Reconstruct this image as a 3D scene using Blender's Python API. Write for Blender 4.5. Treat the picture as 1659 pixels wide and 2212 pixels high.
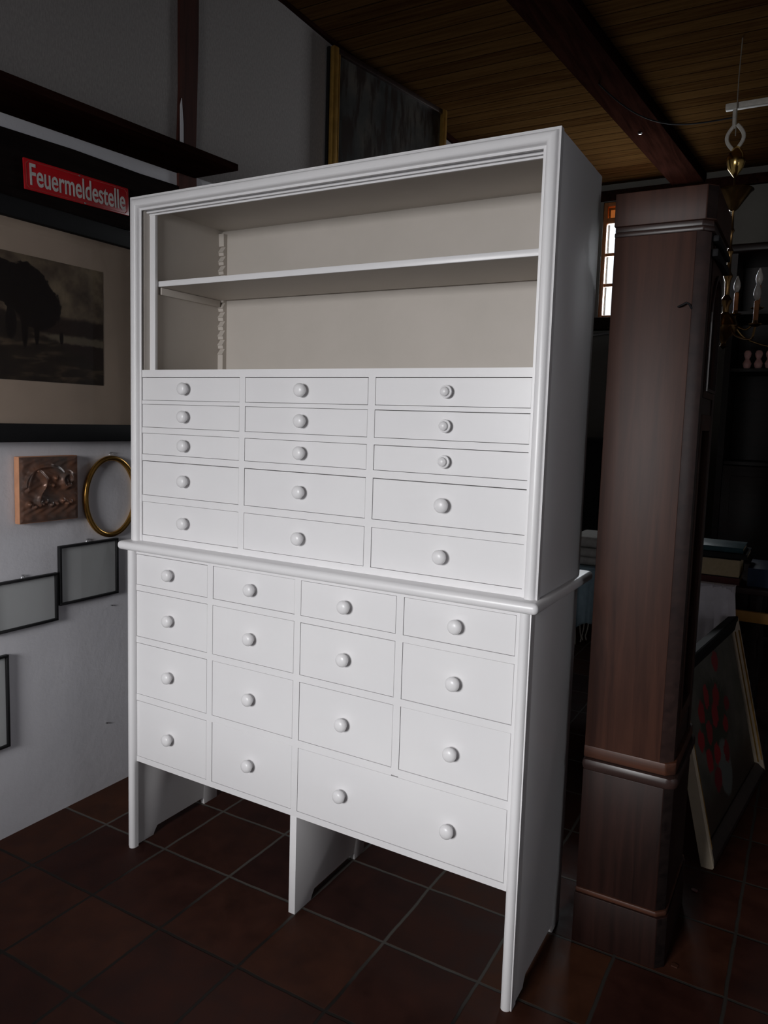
import bpy, bmesh, math, random
from mathutils import Matrix, Vector

for o in list(bpy.data.objects):
    bpy.data.objects.remove(o, do_unlink=True)
SC = bpy.context.scene
COL = SC.collection
PI = math.pi
random.seed(7)

# ------------------------------------------------------------------ camera
cam_d = bpy.data.cameras.new('camera')
cam = bpy.data.objects.new('camera', cam_d)
COL.objects.link(cam)
r_ = Vector((0.8717, 0.4889, 0.0322)); u_ = Vector((-0.0766, 0.0712, 0.9945)); f_ = Vector((-0.4839, 0.8694, -0.0996))
m = Matrix(((r_.x, u_.x, -f_.x, 1.9892), (r_.y, u_.y, -f_.y, -1.7256), (r_.z, u_.z, -f_.z, 1.5107), (0, 0, 0, 1)))
cam.matrix_world = m
cam_d.sensor_fit = 'VERTICAL'
cam_d.sensor_height = 36.0
cam_d.sensor_width = 27.0
cam_d.lens = 1610.27 / 2212 * 36
cam_d.shift_x = -27.46 / 2212
cam_d.shift_y = -35.88 / 2212
cam_d.clip_start = 0.05
SC.camera = cam

# ------------------------------------------------------------------ world, lights, exposure
SC.view_settings.view_transform = 'Standard'
SC.view_settings.look = 'None'
SC.view_settings.gamma = 1.0
SC.view_settings.use_curve_mapping = False
SC.view_settings.exposure = 0.0

W = bpy.data.worlds.new('overcast_sky')
SC.world = W
W.use_nodes = True
wb = W.node_tree.nodes['Background']
wb.inputs['Color'].default_value = (0.92, 0.95, 1.0, 1)
wb.inputs['Strength'].default_value = 1.6


def area_light(name, loc, rot, sx, sy, power, color, spread=180):
    d = bpy.data.lights.new(name, 'AREA')
    d.shape = 'RECTANGLE'; d.size = sx; d.size_y = sy
    d.energy = power; d.color = color; d.spread = math.radians(spread)
    o = bpy.data.objects.new(name, d); COL.objects.link(o)
    o.location = loc; o.rotation_euler = rot
    return o


# daylight of the window behind the photographer (light points +y, tipped downwards)
area_light('daylight_front_window', (0.80, -4.36, 1.80), (math.radians(90 - 35), 0, math.radians(-10)), 1.15, 1.1, 92, (1.0, 0.99, 1.0), 118)
# daylight of the high window in the back wall (points -y)
area_light('daylight_back_window', (0.66, 4.78, 2.85), (math.radians(-90), 0, 0), 0.95, 0.80, 55, (0.93, 0.96, 1.0), 170)

# weak fill light added from the right, outside an unseen window (points -x)
area_light('fill_right_side', (5.30, -1.2, 1.45), (math.radians(80), 0, math.radians(90)), 1.1, 1.0, 3.6, (1.0, 0.96, 1.0), 170)

# ------------------------------------------------------------------ node helpers


class NT:
    def __init__(s, name):
        s.m = bpy.data.materials.new(name); s.m.use_nodes = True
        s.t = s.m.node_tree; s.n = s.t.nodes
        s.p = s.n['Principled BSDF']

    def link(s, a, b): s.t.links.new(a, b)

    def put(s, sock, v):
        if hasattr(v, 'links') or isinstance(v, bpy.types.NodeSocket): s.link(v, sock)
        else: sock.default_value = v

    def math(s, op, a, b=0.0, c=None):
        n = s.n.new('ShaderNodeMath'); n.operation = op
        s.put(n.inputs[0], a); s.put(n.inputs[1], b)
        if c is not None: s.put(n.inputs[2], c)
        return n.outputs[0]

    def xyz(s, world=True):
        if world:
            g = s.n.new('ShaderNodeNewGeometry').outputs['Position']
        else:
            g = s.n.new('ShaderNodeTexCoord').outputs['Object']
        q = s.n.new('ShaderNodeSeparateXYZ'); s.link(g, q.inputs[0])
        return g, q.outputs[0], q.outputs[1], q.outputs[2]

    def comb(s, x, y, z):
        n = s.n.new('ShaderNodeCombineXYZ')
        s.put(n.inputs[0], x); s.put(n.inputs[1], y); s.put(n.inputs[2], z)
        return n.outputs[0]

    def vscale(s, v, sc):
        n = s.n.new('ShaderNodeVectorMath'); n.operation = 'MULTIPLY'
        s.link(v, n.inputs[0]); n.inputs[1].default_value = sc
        return n.outputs[0]

    def noise(s, v, scale, detail=4, rough=0.6, dist=0.0):
        n = s.n.new('ShaderNodeTexNoise')
        if v is not None: s.link(v, n.inputs['Vector'])
        n.inputs['Scale'].default_value = scale; n.inputs['Detail'].default_value = detail
        n.inputs['Roughness'].default_value = rough; n.inputs['Distortion'].default_value = dist
        return n.outputs[0]

    def white(s, v):
        n = s.n.new('ShaderNodeTexWhiteNoise'); s.link(v, n.inputs['Vector']); return n.outputs['Value']

    def ramp(s, f, stops):
        n = s.n.new('ShaderNodeValToRGB'); s.link(f, n.inputs[0])
        e = n.color_ramp.elements
        e[0].position, e[0].color = stops[0][0], (*stops[0][1], 1)
        e[1].position, e[1].color = stops[-1][0], (*stops[-1][1], 1)
        for p, c in stops[1:-1]:
            k = e.new(p); k.color = (*c, 1)
        return n.outputs[0]

    def mix(s, f, a, b):
        n = s.n.new('ShaderNodeMix'); n.data_type = 'RGBA'
        s.put(n.inputs[0], f)
        s.put(n.inputs[6], a if hasattr(a, 'links') else (*a, 1)); s.put(n.inputs[7], b if hasattr(b, 'links') else (*b, 1))
        return n.outputs[2]

    def smooth(s, v, a, b):
        n = s.n.new('ShaderNodeMapRange'); n.interpolation_type = 'SMOOTHSTEP'
        s.put(n.inputs[0], v); n.inputs[1].default_value = a; n.inputs[2].default_value = b
        return n.outputs[0]

    def bump(s, h, strength, dist=0.002):
        n = s.n.new('ShaderNodeBump'); n.inputs['Strength'].default_value = strength
        n.inputs['Distance'].default_value = dist; s.link(h, n.inputs['Height'])
        s.link(n.outputs[0], s.p.inputs['Normal'])

    def fin(s, col, rough=0.5, metal=0.0, spec=0.5):
        s.put(s.p.inputs['Base Color'], col if hasattr(col, 'links') else (*col, 1))
        s.put(s.p.inputs['Roughness'], rough); s.put(s.p.inputs['Metallic'], metal)
        s.p.inputs['Specular IOR Level'].default_value = spec
        return s.m


def simple(name, col, rough=0.5, metal=0.0, spec=0.5, var=0.15, scale=30, bump=0.0):
    t = NT(name); g, x, y, z = t.xyz(False)
    n = t.noise(g, scale)
    a = tuple(c * (1 - var) for c in col); b = tuple(min(1, c * (1 + var)) for c in col)
    c = t.ramp(n, [(0.3, a), (0.7, b)])
    if bump: t.bump(n, bump)
    return t.fin(c, rough, metal, spec)


def wood(name, dark, light, rough=0.45, axis='z', scale=1.0, spec=0.4):
    t = NT(name); g, x, y, z = t.xyz(True)
    st = {'z': (22, 22, 1.3), 'x': (1.3, 22, 22), 'y': (22, 1.3, 22)}[axis]
    v = t.vscale(g, tuple(k * scale for k in st))
    n = t.noise(v, 1.6, 6, 0.62, 0.6)
    n2 = t.noise(g, 2.2, 3)
    f = t.math('ADD', t.math('MULTIPLY', n, 0.7), t.math('MULTIPLY', n2, 0.3))
    c = t.ramp(f, [(0.36, dark), (0.62, light)])
    t.bump(n, 0.12, 0.001)
    return t.fin(c, rough, 0, spec)


M = {}
# white gloss paint with faint brush marks
t = NT('white_paint'); g, x, y, z = t.xyz(True)
n = t.noise(t.vscale(g, (60, 60, 6)), 3, 3); n2 = t.noise(g, 3, 2)
t.bump(n, 0.05, 0.001)
M['white'] = t.fin(t.ramp(n2, [(0.3, (0.765, 0.755, 0.765)), (0.7, (0.80, 0.79, 0.795))]), 0.34, 0, 0.5)
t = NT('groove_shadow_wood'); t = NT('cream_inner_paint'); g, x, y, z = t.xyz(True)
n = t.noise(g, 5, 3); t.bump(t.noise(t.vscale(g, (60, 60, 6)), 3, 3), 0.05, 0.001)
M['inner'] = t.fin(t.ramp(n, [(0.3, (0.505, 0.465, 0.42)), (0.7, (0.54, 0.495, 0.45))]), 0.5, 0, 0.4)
t = NT('dark_raw_wood'); M['raw'] = t.fin((0.10, 0.085, 0.08), 0.8)
# plaster
t = NT('rough_plaster'); g, x, y, z = t.xyz(True)
n = t.noise(g, 26, 6, 0.65); n2 = t.noise(g, 1.6, 4); sp = t.noise(g, 55, 2)
c = t.ramp(n2, [(0.3, (0.61, 0.605, 0.64)), (0.7, (0.71, 0.70, 0.735))])
spot = t.math('MULTIPLY', t.smooth(sp, 0.76, 0.80), 0.6)
c = t.mix(spot, c, (0.30, 0.29, 0.30))
t.bump(n, 0.35, 0.004)
M['plaster'] = t.fin(c, 0.9, 0, 0.2)
t = NT('left_wall_finish'); g, x, y, z = t.xyz(True)
n = t.noise(g, 26, 6, 0.65); n2 = t.noise(g, 1.6, 4); sp = t.noise(g, 55, 2)
c = t.ramp(n2, [(0.3, (0.61, 0.605, 0.64)), (0.7, (0.71, 0.70, 0.735))])
c = t.mix(t.math('MULTIPLY', t.smooth(sp, 0.76, 0.80), 0.6), c, (0.30, 0.29, 0.30))
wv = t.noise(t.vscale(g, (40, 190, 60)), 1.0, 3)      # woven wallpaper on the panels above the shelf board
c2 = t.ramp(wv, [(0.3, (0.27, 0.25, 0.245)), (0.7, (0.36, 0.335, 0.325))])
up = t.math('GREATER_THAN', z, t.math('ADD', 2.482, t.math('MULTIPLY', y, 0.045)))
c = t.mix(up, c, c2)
t.bump(n, 0.35, 0.004)
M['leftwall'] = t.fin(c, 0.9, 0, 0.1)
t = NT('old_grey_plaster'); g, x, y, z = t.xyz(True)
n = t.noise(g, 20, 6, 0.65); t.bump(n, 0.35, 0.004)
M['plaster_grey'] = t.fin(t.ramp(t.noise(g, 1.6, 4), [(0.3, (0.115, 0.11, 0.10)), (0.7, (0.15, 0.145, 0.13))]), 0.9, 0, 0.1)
# floor tiles
t = NT('terracotta_tiles'); g, x, y, z = t.xyz(True)
wob = t.math('MULTIPLY', t.math('SUBTRACT', t.noise(g, 7, 3), 0.5), 0.010)
fx = t.math('DIVIDE', t.math('ADD', t.math('SUBTRACT', x, 0.12 - 2.955 * 5), wob), 0.2955)
fy = t.math('DIVIDE', t.math('ADD', t.math('SUBTRACT', y, 0.049 - 2.965 * 5), wob), 0.2965)
cx = t.math('FLOOR', fx); cy = t.math('FLOOR', fy)
rx = t.math('FRACT', fx); ry = t.math('FRACT', fy)
ex = t.math('MINIMUM', rx, t.math('SUBTRACT', 1.0, rx)); ey = t.math('MINIMUM', ry, t.math('SUBTRACT', 1.0, ry))
e = t.math('MINIMUM', ex, ey)
tile = t.smooth(e, 0.010, 0.022)
rnd = t.white(t.comb(cx, cy, 0.0))
n = t.noise(g, 9, 6, 0.65); nf = t.noise(g, 70, 3)
base = t.ramp(rnd, [(0.0, (0.032, 0.010, 0.007)), (0.45, (0.040, 0.013, 0.008)), (0.85, (0.050, 0.017, 0.009)), (1.0, (0.060, 0.022, 0.010))])
dirt = t.ramp(n, [(0.3, (0.55, 0.5, 0.5)), (0.7, (1.12, 1.1, 1.1))])
mm = t.n.new('ShaderNodeMix'); mm.data_type = 'RGBA'; mm.blend_type = 'MULTIPLY'; mm.inputs[0].default_value = 1.0
t.link(base, mm.inputs[6]); t.link(dirt, mm.inputs[7])
# walked-on grout is nearly black, the never-walked-on grout under and behind the cabinet stays pale
grm = t.math('MULTIPLY', t.math('SUBTRACT', 1.0, t.math('MULTIPLY', t.smooth(x, 1.1, 1.6), 0.75)), t.smooth(t.math('ADD', y, t.math('MULTIPLY', t.noise(g, 3, 2), 0.3)), 0.02, 0.24))
grc = t.mix(grm, (0.014, 0.011, 0.009), (0.085, 0.077, 0.068))
# two lighter orange tiles, the lit patch of floor put into their colour
pick = t.math('MULTIPLY', t.math('COMPARE', cy, 48.0, 0.1), t.math('COMPARE', cx, 50.5, 0.6))
base = t.mix(pick, base, (0.165, 0.064, 0.022))
c = t.mix(tile, grc, mm.outputs[2])
hh = t.math('ADD', t.math('MULTIPLY', tile, 1.0), t.math('MULTIPLY', nf, 0.15))
t.bump(hh, 0.5, 0.003)
M['tile'] = t.fin(c, t.ramp(n, [(0.3, (0.5,) * 3), (0.7, (0.7,) * 3)]), 0, 0.15)
# ceiling boards running along x
t = NT('pine_ceiling_boards'); g, x, y, z = t.xyz(True)
fy = t.math('DIVIDE', y, 0.115); fr = t.math('FRACT', fy)
e = t.math('MINIMUM', fr, t.math('SUBTRACT', 1.0, fr))
gro = t.smooth(e, 0.0, 0.06)
rnd = t.white(t.comb(t.math('FLOOR', fy), 3.0, 1.0))
n = t.noise(t.vscale(g, (1.4, 26, 1)), 1.8, 5, 0.6, 0.5)
f = t.math('ADD', t.math('MULTIPLY', n, 0.8), t.math('MULTIPLY', rnd, 0.2))
c = t.ramp(f, [(0.3, (0.034, 0.014, 0.005)), (0.62, (0.085, 0.044, 0.015))])
c = t.mix(gro, (0.015, 0.008, 0.004), c)
t.bump(gro, 0.5, 0.004)
M['ceil'] = t.fin(c, 0.9, 0, 0.0)
M['beam'] = wood('dark_stained_beam', (0.010, 0.004, 0.003), (0.028, 0.010, 0.007), 0.9, 'y', 1.0, 0.0)
M['beam_z'] = wood('dark_red_stained_post', (0.030, 0.010, 0.008), (0.075, 0.022, 0.015), 0.75, 'z', 1.0, 0.2)
M['blackbeam'] = wood('black_stained_beam', (0.006, 0.004, 0.004), (0.015, 0.010, 0.009), 0.9, 'y', 1.0, 0.03)
M['oak'] = wood('dark_oak', (0.019, 0.0062, 0.0038), (0.050, 0.0180, 0.0105), 0.52, 'z', 1.0, 0.34)
M['oak_low'] = wood('nearly_black_oak', (0.008, 0.0028, 0.002), (0.022, 0.0078, 0.0055), 0.5, 'z', 1.0, 0.25)
M['oak_dark'] = wood('dark_oak_moulding', (0.014, 0.007, 0.006), (0.035, 0.018, 0.015), 0.38, 'x', 1.0, 0.5)
M['oak_worn'] = wood('worn_orange_oak', (0.018, 0.008, 0.006), (0.080, 0.026, 0.012), 0.5, 'x', 1.0, 0.4)
M['mahog'] = wood('blackish_furniture_wood', (0.005, 0.0025, 0.002), (0.014, 0.006, 0.005), 0.4, 'x', 1.0, 0.35)
M['black'] = simple('black_frame_lacquer', (0.008, 0.008, 0.009), 0.45, 0, 0.35, 0.1)
M['ebony'] = simple('matt_black_paint', (0.006, 0.006, 0.007), 0.7, 0, 0.2, 0.1)
M['mat'] = simple('aged_cream_mount', (0.50, 0.41, 0.33), 0.9, 0, 0.2, 0.06, 5)
M['gilt'] = simple('gilded_wood', (0.60, 0.36, 0.09), 0.38, 0.8, 0.5, 0.2, 14)
M['gilt_oval'] = simple('aged_gilt_rim', (0.50, 0.28, 0.07), 0.26, 0.95, 0.5, 0.2, 20)
M['brass'] = simple('polished_brass', (0.80, 0.55, 0.18), 0.18, 1.0, 0.5, 0.08, 9)
M['brass_dull'] = simple('tarnished_brass', (0.22, 0.13, 0.05), 0.25, 0.95, 0.5, 0.3, 12)
M['steel'] = simple('grey_steel', (0.35, 0.35, 0.36), 0.4, 0.9)
M['red'] = simple('red_enamel', (0.50, 0.012, 0.018), 0.28, 0, 0.5, 0.08, 12)
M['enamel'] = simple('white_enamel', (0.62, 0.60, 0.58), 0.35, 0, 0.5, 0.12, 25)
M['clay'] = simple('orange_clay', (0.52, 0.25, 0.14), 0.7, 0, 0.3, 0.12, 20)
M['greenglass'] = simple('pale_green_backing', (0.58, 0.62, 0.635), 0.55, 0, 0.4, 0.04, 6)
M['cream'] = simple('cream_painted_moulding', (0.55, 0.46, 0.34), 0.55, 0, 0.4, 0.08, 14)
M['paper'] = simple('yellowed_page_block', (0.50, 0.40, 0.25), 0.85, 0, 0.2, 0.08, 60)
M['cloth_white'] = simple('white_linen', (0.78, 0.75, 0.80), 0.9, 0, 0.1, 0.05, 30, 0.1)
M['cloth_grey'] = simple('grey_wool', (0.36, 0.35, 0.33), 0.95, 0, 0.1, 0.12, 40, 0.2)
M['cloth_blue'] = simple('pale_blue_wool', (0.24, 0.33, 0.38), 0.95, 0, 0.1, 0.25, 9, 0.2)
M['fringe'] = simple('cream_wool_fringe', (0.34, 0.32, 0.28), 0.95, 0, 0.1, 0.1, 40)
M['ochre'] = simple('ochre_wood_edge', (0.40, 0.20, 0.045), 0.5, 0, 0.4, 0.15, 10)
M['bluebook'] = simple('dark_blue_cover', (0.012, 0.03, 0.07), 0.4, 0, 0.5, 0.2, 20)
M['tealbook'] = simple('dark_teal_cover', (0.012, 0.06, 0.075), 0.4, 0, 0.5, 0.2, 20)
M['redbook'] = simple('dark_red_cover', (0.09, 0.015, 0.014), 0.5, 0, 0.5, 0.2, 20)
M['pink'] = simple('pink_porcelain', (0.92, 0.52, 0.48), 0.3, 0, 0.5, 0.15, 25)
M['candle'] = simple('amber_wax_sleeve', (0.45, 0.17, 0.05), 0.4, 0, 0.5, 0.1, 30)
M['rope'] = simple('grey_cord', (0.16, 0.14, 0.11), 0.8)
M['batten'] = simple('off_white_batten', (0.42, 0.40, 0.36), 0.6)
M['softwood'] = simple('varnished_window_pine', (0.30, 0.11, 0.035), 0.45, 0, 0.4, 0.15, 20)


def glass_mat(name, tint=(1, 1, 1), fac=0.9, rough=0.02, fr=0.8):
    t = NT(name); t.n.remove(t.p)
    tr = t.n.new('ShaderNodeBsdfTransparent'); tr.inputs[0].default_value = (*tint, 1)
    gl = t.n.new('ShaderNodeBsdfGlossy'); gl.inputs['Roughness'].default_value = rough
    lw = t.n.new('ShaderNodeLayerWeight'); lw.inputs[0].default_value = 0.35
    mx = t.n.new('ShaderNodeMixShader')
    f = t.math('ADD', t.math('MULTIPLY', lw.outputs['Fresnel'], fr), 1 - fac)
    t.link(f, mx.inputs[0]); t.link(tr.outputs[0], mx.inputs[1]); t.link(gl.outputs[0], mx.inputs[2])
    t.link(mx.outputs[0], t.n['Material Output'].inputs[0])
    return t.m


M['glass'] = glass_mat('window_glass', (0.97, 0.98, 0.98), 0.98)
M['pictureglass'] = glass_mat('picture_glass', (0.98, 0.97, 0.965), 0.985, 0.03, 0.18)
M['doorglass'] = glass_mat('clock_door_glass', (0.9, 0.9, 0.9), 0.96)
M['amber'] = glass_mat('amber_glass', (0.46, 0.24, 0.11), 0.97)
t = NT('bulb_glass'); M['bulb'] = t.fin((0.45, 0.43, 0.40), 0.25, 0, 0.6)

# ------------------------------------------------------------------ mesh helpers


class MB:
    def __init__(s): s.b = bmesh.new()

    def box(s, a, b, bev=0.0, seg=2, mi=0):
        """axis-aligned box from corner a to corner b, its edges rounded by bev"""
        t_ = bmesh.new()
        bmesh.ops.create_cube(t_, size=1)
        c = [(p + q) / 2 for p, q in zip(a, b)]; d = [abs(q - p) for p, q in zip(a, b)]
        for v in t_.verts:
            v.co = Vector((c[0] + v.co.x * d[0], c[1] + v.co.y * d[1], c[2] + v.co.z * d[2]))
        if bev: bmesh.ops.bevel(t_, geom=t_.edges[:] + t_.verts[:], offset=bev, segments=seg, profile=0.5, affect='EDGES', clamp_overlap=True)
        s.merge(t_, mi)
        return s

    def merge(s, t_, mi=0, mat=None):
        if mat is not None: bmesh.ops.transform(t_, matrix=mat, verts=t_.verts)
        for f in t_.faces: f.material_index = mi
        me = bpy.data.meshes.new('tmp'); t_.to_mesh(me); t_.free()
        s.b.from_mesh(me); bpy.data.meshes.remove(me)

    def prism(s, pts, axis, a, b, mi=0, bev=0):
        """closed outline in the two other axes, extruded along axis from a to b"""
        t_ = bmesh.new()

        def P(p, w):
            return {'x': (w, p[0], p[1]), 'y': (p[0], w, p[1]), 'z': (p[0], p[1], w)}[axis]
        va = [t_.verts.new(P(p, a)) for p in pts]; vb = [t_.verts.new(P(p, b)) for p in pts]
        n_ = len(pts)
        t_.faces.new(va); t_.faces.new(vb[::-1])
        for i in range(n_):
            t_.faces.new((va[i], vb[i], vb[(i + 1) % n_], va[(i + 1) % n_]))
        bmesh.ops.recalc_face_normals(t_, faces=t_.faces)
        if bev: bmesh.ops.bevel(t_, geom=t_.edges[:], offset=bev, segments=2, profile=0.5, affect='EDGES')
        s.merge(t_, mi); return s

    def lathe(s, prof, n_=24, mi=0, mat=None):
        """prof: (radius, height) pairs turned about z"""
        t_ = bmesh.new(); rings = []
        for r, h in prof:
            if r < 1e-6: rings.append([t_.verts.new((0, 0, h))])
            else: rings.append([t_.verts.new((r * math.cos(2 * PI * i / n_), r * math.sin(2 * PI * i / n_), h)) for i in range(n_)])
        for A, B in zip(rings, rings[1:]):
            for i in range(n_):
                j = (i + 1) % n_
                if len(A) == 1 and len(B) == 1: continue
                if len(A) == 1: t_.faces.new((A[0], B[i], B[j]))
                elif len(B) == 1: t_.faces.new((A[i], B[0], A[j]))
                else: t_.faces.new((A[i], B[i], B[j], A[j]))
        for R in (rings[0], rings[-1]):
            if len(R) > 1: t_.faces.new(R)
        bmesh.ops.recalc_face_normals(t_, faces=t_.faces)
        s.merge(t_, mi, mat); return s

    def tube(s, pts, r, n_=8, closed=False, mi=0):
        t_ = bmesh.new(); P = [Vector(p) for p in pts]; rings = []
        up = None; L = len(P)
        for i, p in enumerate(P):
            if closed: d = P[(i + 1) % L] - P[i - 1]
            else: d = P[min(i + 1, L - 1)] - P[max(i - 1, 0)]
            d.normalize()
            if up is None:
                up = d.orthogonal().normalized()
            up = (up - d * up.dot(d)).normalized(); w = d.cross(up)
            rr = r[i] if isinstance(r, (list, tuple)) else r
            rings.append([t_.verts.new(p + (up * math.cos(2 * PI * k / n_) + w * math.sin(2 * PI * k / n_)) * rr) for k in range(n_)])
        prs = list(zip(rings, rings[1:]))
        if closed: prs.append((rings[-1], rings[0]))
        for A, B in prs:
            if A is rings[-1] and closed:
                # align seam
                off = min(range(n_), key=lambda o_: (A[0].co - B[o_].co).length)
                B = B[off:] + B[:off]
            for k in range(n_): t_.faces.new((A[k], B[k], B[(k + 1) % n_], A[(k + 1) % n_]))
        if not closed:
            t_.faces.new(rings[0]); t_.faces.new(rings[-1])
        bmesh.ops.recalc_face_normals(t_, faces=t_.faces)
        s.merge(t_, mi); return s

    def grid(s, fn, nu, nv, mi=0):
        t_ = bmesh.new()
        V = [[t_.verts.new(fn(i / nu, j / nv)) for j in range(nv + 1)] for i in range(nu + 1)]
        for i in range(nu):
            for j in range(nv): t_.faces.new((V[i][j], V[i + 1][j], V[i + 1][j + 1], V[i][j + 1]))
        bmesh.ops.recalc_face_normals(t_, faces=t_.faces)
        s.merge(t_, mi); return s

    def build(s, name, mats, parent=None, smooth=True, origin=None):
        me = bpy.data.meshes.new(name)
        if origin is not None:
            bmesh.ops.translate(s.b, verts=s.b.verts, vec=-Vector(origin))
        s.b.to_mesh(me); s.b.free()
        for k in (mats if isinstance(mats, (list, tuple)) else [mats]): me.materials.append(k)
        if smooth:
            me.polygons.foreach_set('use_smooth', [True] * len(me.polygons))
            me.set_sharp_from_angle(angle=math.radians(32))
        o = bpy.data.objects.new(name, me); COL.objects.link(o)
        if origin is not None: o.location = origin
        if parent is not None: adopt(o, parent)
        return o


def world_loc(o):
    p = Vector(o.location)
    return p if o.parent is None else o.parent.matrix_basis @ p if o.parent.parent is None else o.parent.parent.matrix_basis @ (o.parent.matrix_basis @ p)


def world_m(o):
    mm_ = o.matrix_basis.copy()
    while o.parent is not None:
        o = o.parent; mm_ = o.matrix_basis @ mm_
    return mm_


def adopt(o, parent):
    """parent o, keeping it where it stands in the room"""
    wm = world_m(o)
    o.parent = parent
    o.matrix_basis = world_m(parent).inverted() @ wm


def thing(name, label, cat, loc=(0, 0, 0), group=None):
    o = bpy.data.objects.new(name, None); COL.objects.link(o)
    o.empty_display_size = 0.05
    o.location = loc
    return tag(o, label, cat, group)


def tag(o, label, cat, group=None):
    o['label'] = label; o['category'] = cat
    if group: o['group'] = group
    return o


def struct(o):
    o['kind'] = 'structure'; return o


# ------------------------------------------------------------------ room shell
XL, XR, YF, YB, ZC = -0.40, 5.2, -4.30, 4.64, 3.497
struct(MB().box((XL - 0.3, YF - 0.3, -0.12), (XR + 0.3, YB + 0.3, 0.0)).build('floor', M['tile'], smooth=False))
struct(MB().box((XL - 0.3, YF - 0.3, ZC), (XR + 0.3, YB + 0.3, ZC + 0.12)).build('ceiling', M['ceil'], smooth=False))


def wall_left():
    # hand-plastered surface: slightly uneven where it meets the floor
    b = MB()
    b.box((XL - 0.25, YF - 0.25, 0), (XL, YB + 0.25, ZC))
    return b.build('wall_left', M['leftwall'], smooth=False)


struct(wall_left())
b = MB()
b.box((XR, YF - 0.25, 0), (XR + 0.25, -1.8, ZC)); b.box((XR, -0.6, 0), (XR + 0.25, YB + 0.25, ZC))
b.box((XR, -1.8, 0), (XR + 0.25, -0.6, 0.8)); b.box((XR, -1.8, 2.1), (XR + 0.25, -0.6, ZC))
struct(b.build('wall_right', M['plaster'], smooth=False))
b = MB()
b.box((XR + 0.02, -1.8, 0.8), (XR + 0.07, -1.75, 2.1)); b.box((XR + 0.02, -0.65, 0.8), (XR + 0.07, -0.6, 2.1))
b.box((XR + 0.02, -1.75, 0.8), (XR + 0.07, -0.65, 0.85)); b.box((XR + 0.02, -1.75, 2.05), (XR + 0.07, -0.65, 2.1)); b.box((XR + 0.02, -1.22, 0.85), (XR + 0.07, -1.18, 2.05))
w3 = struct(b.build('added_window', M['white']))  # unseen window, added to go with the fill light from the right
MB().box((XR + 0.043, -1.75, 0.85), (XR + 0.047, -0.65, 2.05)).build('pane', M['glass'], w3)


def wall_hole(name, y0, y1, hx0, hx1, hz0, hz1):
    b = MB()
    b.box((XL, y0, 0), (hx0, y1, ZC)); b.box((hx1, y0, 0), (XR, y1, ZC))
    b.box((hx0, y0, 0), (hx1, y1, hz0)); b.box((hx0, y0, hz1), (hx1, y1, ZC))
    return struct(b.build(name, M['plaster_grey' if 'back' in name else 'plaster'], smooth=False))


BW = (0.315, 1.02, 2.415, 3.36)      # back window opening
FW = (0.20, 1.40, 1.20, 2.38)        # window behind the camera
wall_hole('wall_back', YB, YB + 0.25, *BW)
wall_hole('wall_front', YF - 0.25, YF, *FW)


def window(name, hole, yf, thick, nx, nz, transom=None, mat=None):
    x0, x1, z0, z1 = hole
    fr = MB(); w = 0.03
    fr.box((x0, yf, z0), (x0 + w, yf + thick, z1), 0.004); fr.box((x1 - w, yf, z0), (x1, yf + thick, z1), 0.004)
    fr.box((x0 + w, yf, z0), (x1 - w, yf + thick, z0 + w), 0.004); fr.box((x0 + w, yf, z1 - w), (x1 - w, yf + thick, z1), 0.004)
    zt = z1 - w
    if transom:
        zt = transom[0]
        fr.box((x0 + w, yf, transom[0]), (x1 - w, yf + thick, transom[1]), 0.004)
    win = struct(fr.build(name, mat))
    # glazing bars
    g_ = MB(); bw = 0.026
    for i in range(1, nx):
        xx = x0 + w + (x1 - x0 - 2 * w) * i / nx
        g_.box((xx - bw / 2, yf + 0.01, z0 + w), (xx + bw / 2, yf + thick - 0.01, zt), 0.003)
    for i in range(1, nz):
        zz = z0 + w + (zt - z0 - w) * i / nz
        g_.box((x0 + w, yf + 0.012, zz - bw / 2), (x1 - w, yf + thick - 0.012, zz + bw / 2), 0.003)
    g_.build('glazing_bar', mat, win)
    p = MB().box((x0 + w, yf + thick / 2 - 0.002, z0 + w), (x1 - w, yf + thick / 2 + 0.002, zt))
    p.build('pane', M['glass'], win)
    if transom:
        MB().box((x0 + w, yf + thick / 2 - 0.002, transom[1]), (x1 - w, yf + thick / 2 + 0.002, z1 - w)).build('transom_pane', M['amber'], win)
    return win


window('window_1', BW, YB + 0.02, 0.05, 3, 3, (3.19, 3.235), M['softwood'])
window('window_2', FW, YF - 0.14, 0.06, 3, 2, None, M['white'])

# heavy ceiling beams running into the depth of the room
for k, (bx0, bx1) in enumerate([(0.86, 1.10)]):
    # the old beam runs slightly askew to the walls
    sk = lambda x_, y_: x_ + 0.08 * (y_ - YB)
    b = MB(); b.prism([(sk(bx0, YF), YF), (sk(bx1, YF), YF), (bx1, YB), (bx0, YB)], 'z', ZC - 0.085, ZC, bev=0.01)
    struct(b.build('trim_%d' % (k + 1), M['beam']))
b = MB(); b.box((3.1, YF, ZC - 0.17), (3.34, YB, ZC), 0.012); struct(b.build('trim_2', M['beam']))


# timbers of the half-timbered left wall
def wobbly_post(name, y0, y1, z0, z1, x1, seedv):
    rnd_ = random.Random(seedv)
    n_ = 16; L = []; R = []
    for i in range(n_ + 1):
        zz = z0 + (z1 - z0) * i / n_
        L.append((y0 + rnd_.uniform(-0.006, 0.008), zz)); R.append((y1 + rnd_.uniform(-0.008, 0.006), zz))
    b = MB(); b.prism(L + R[::-1], 'x', XL - 0.02, x1)
    return struct(b.build(name, M['beam_z'], smooth=False))


wobbly_post('trim_3', 0.605, 0.712, 0.0, ZC, XL + 0.012, 3)
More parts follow.
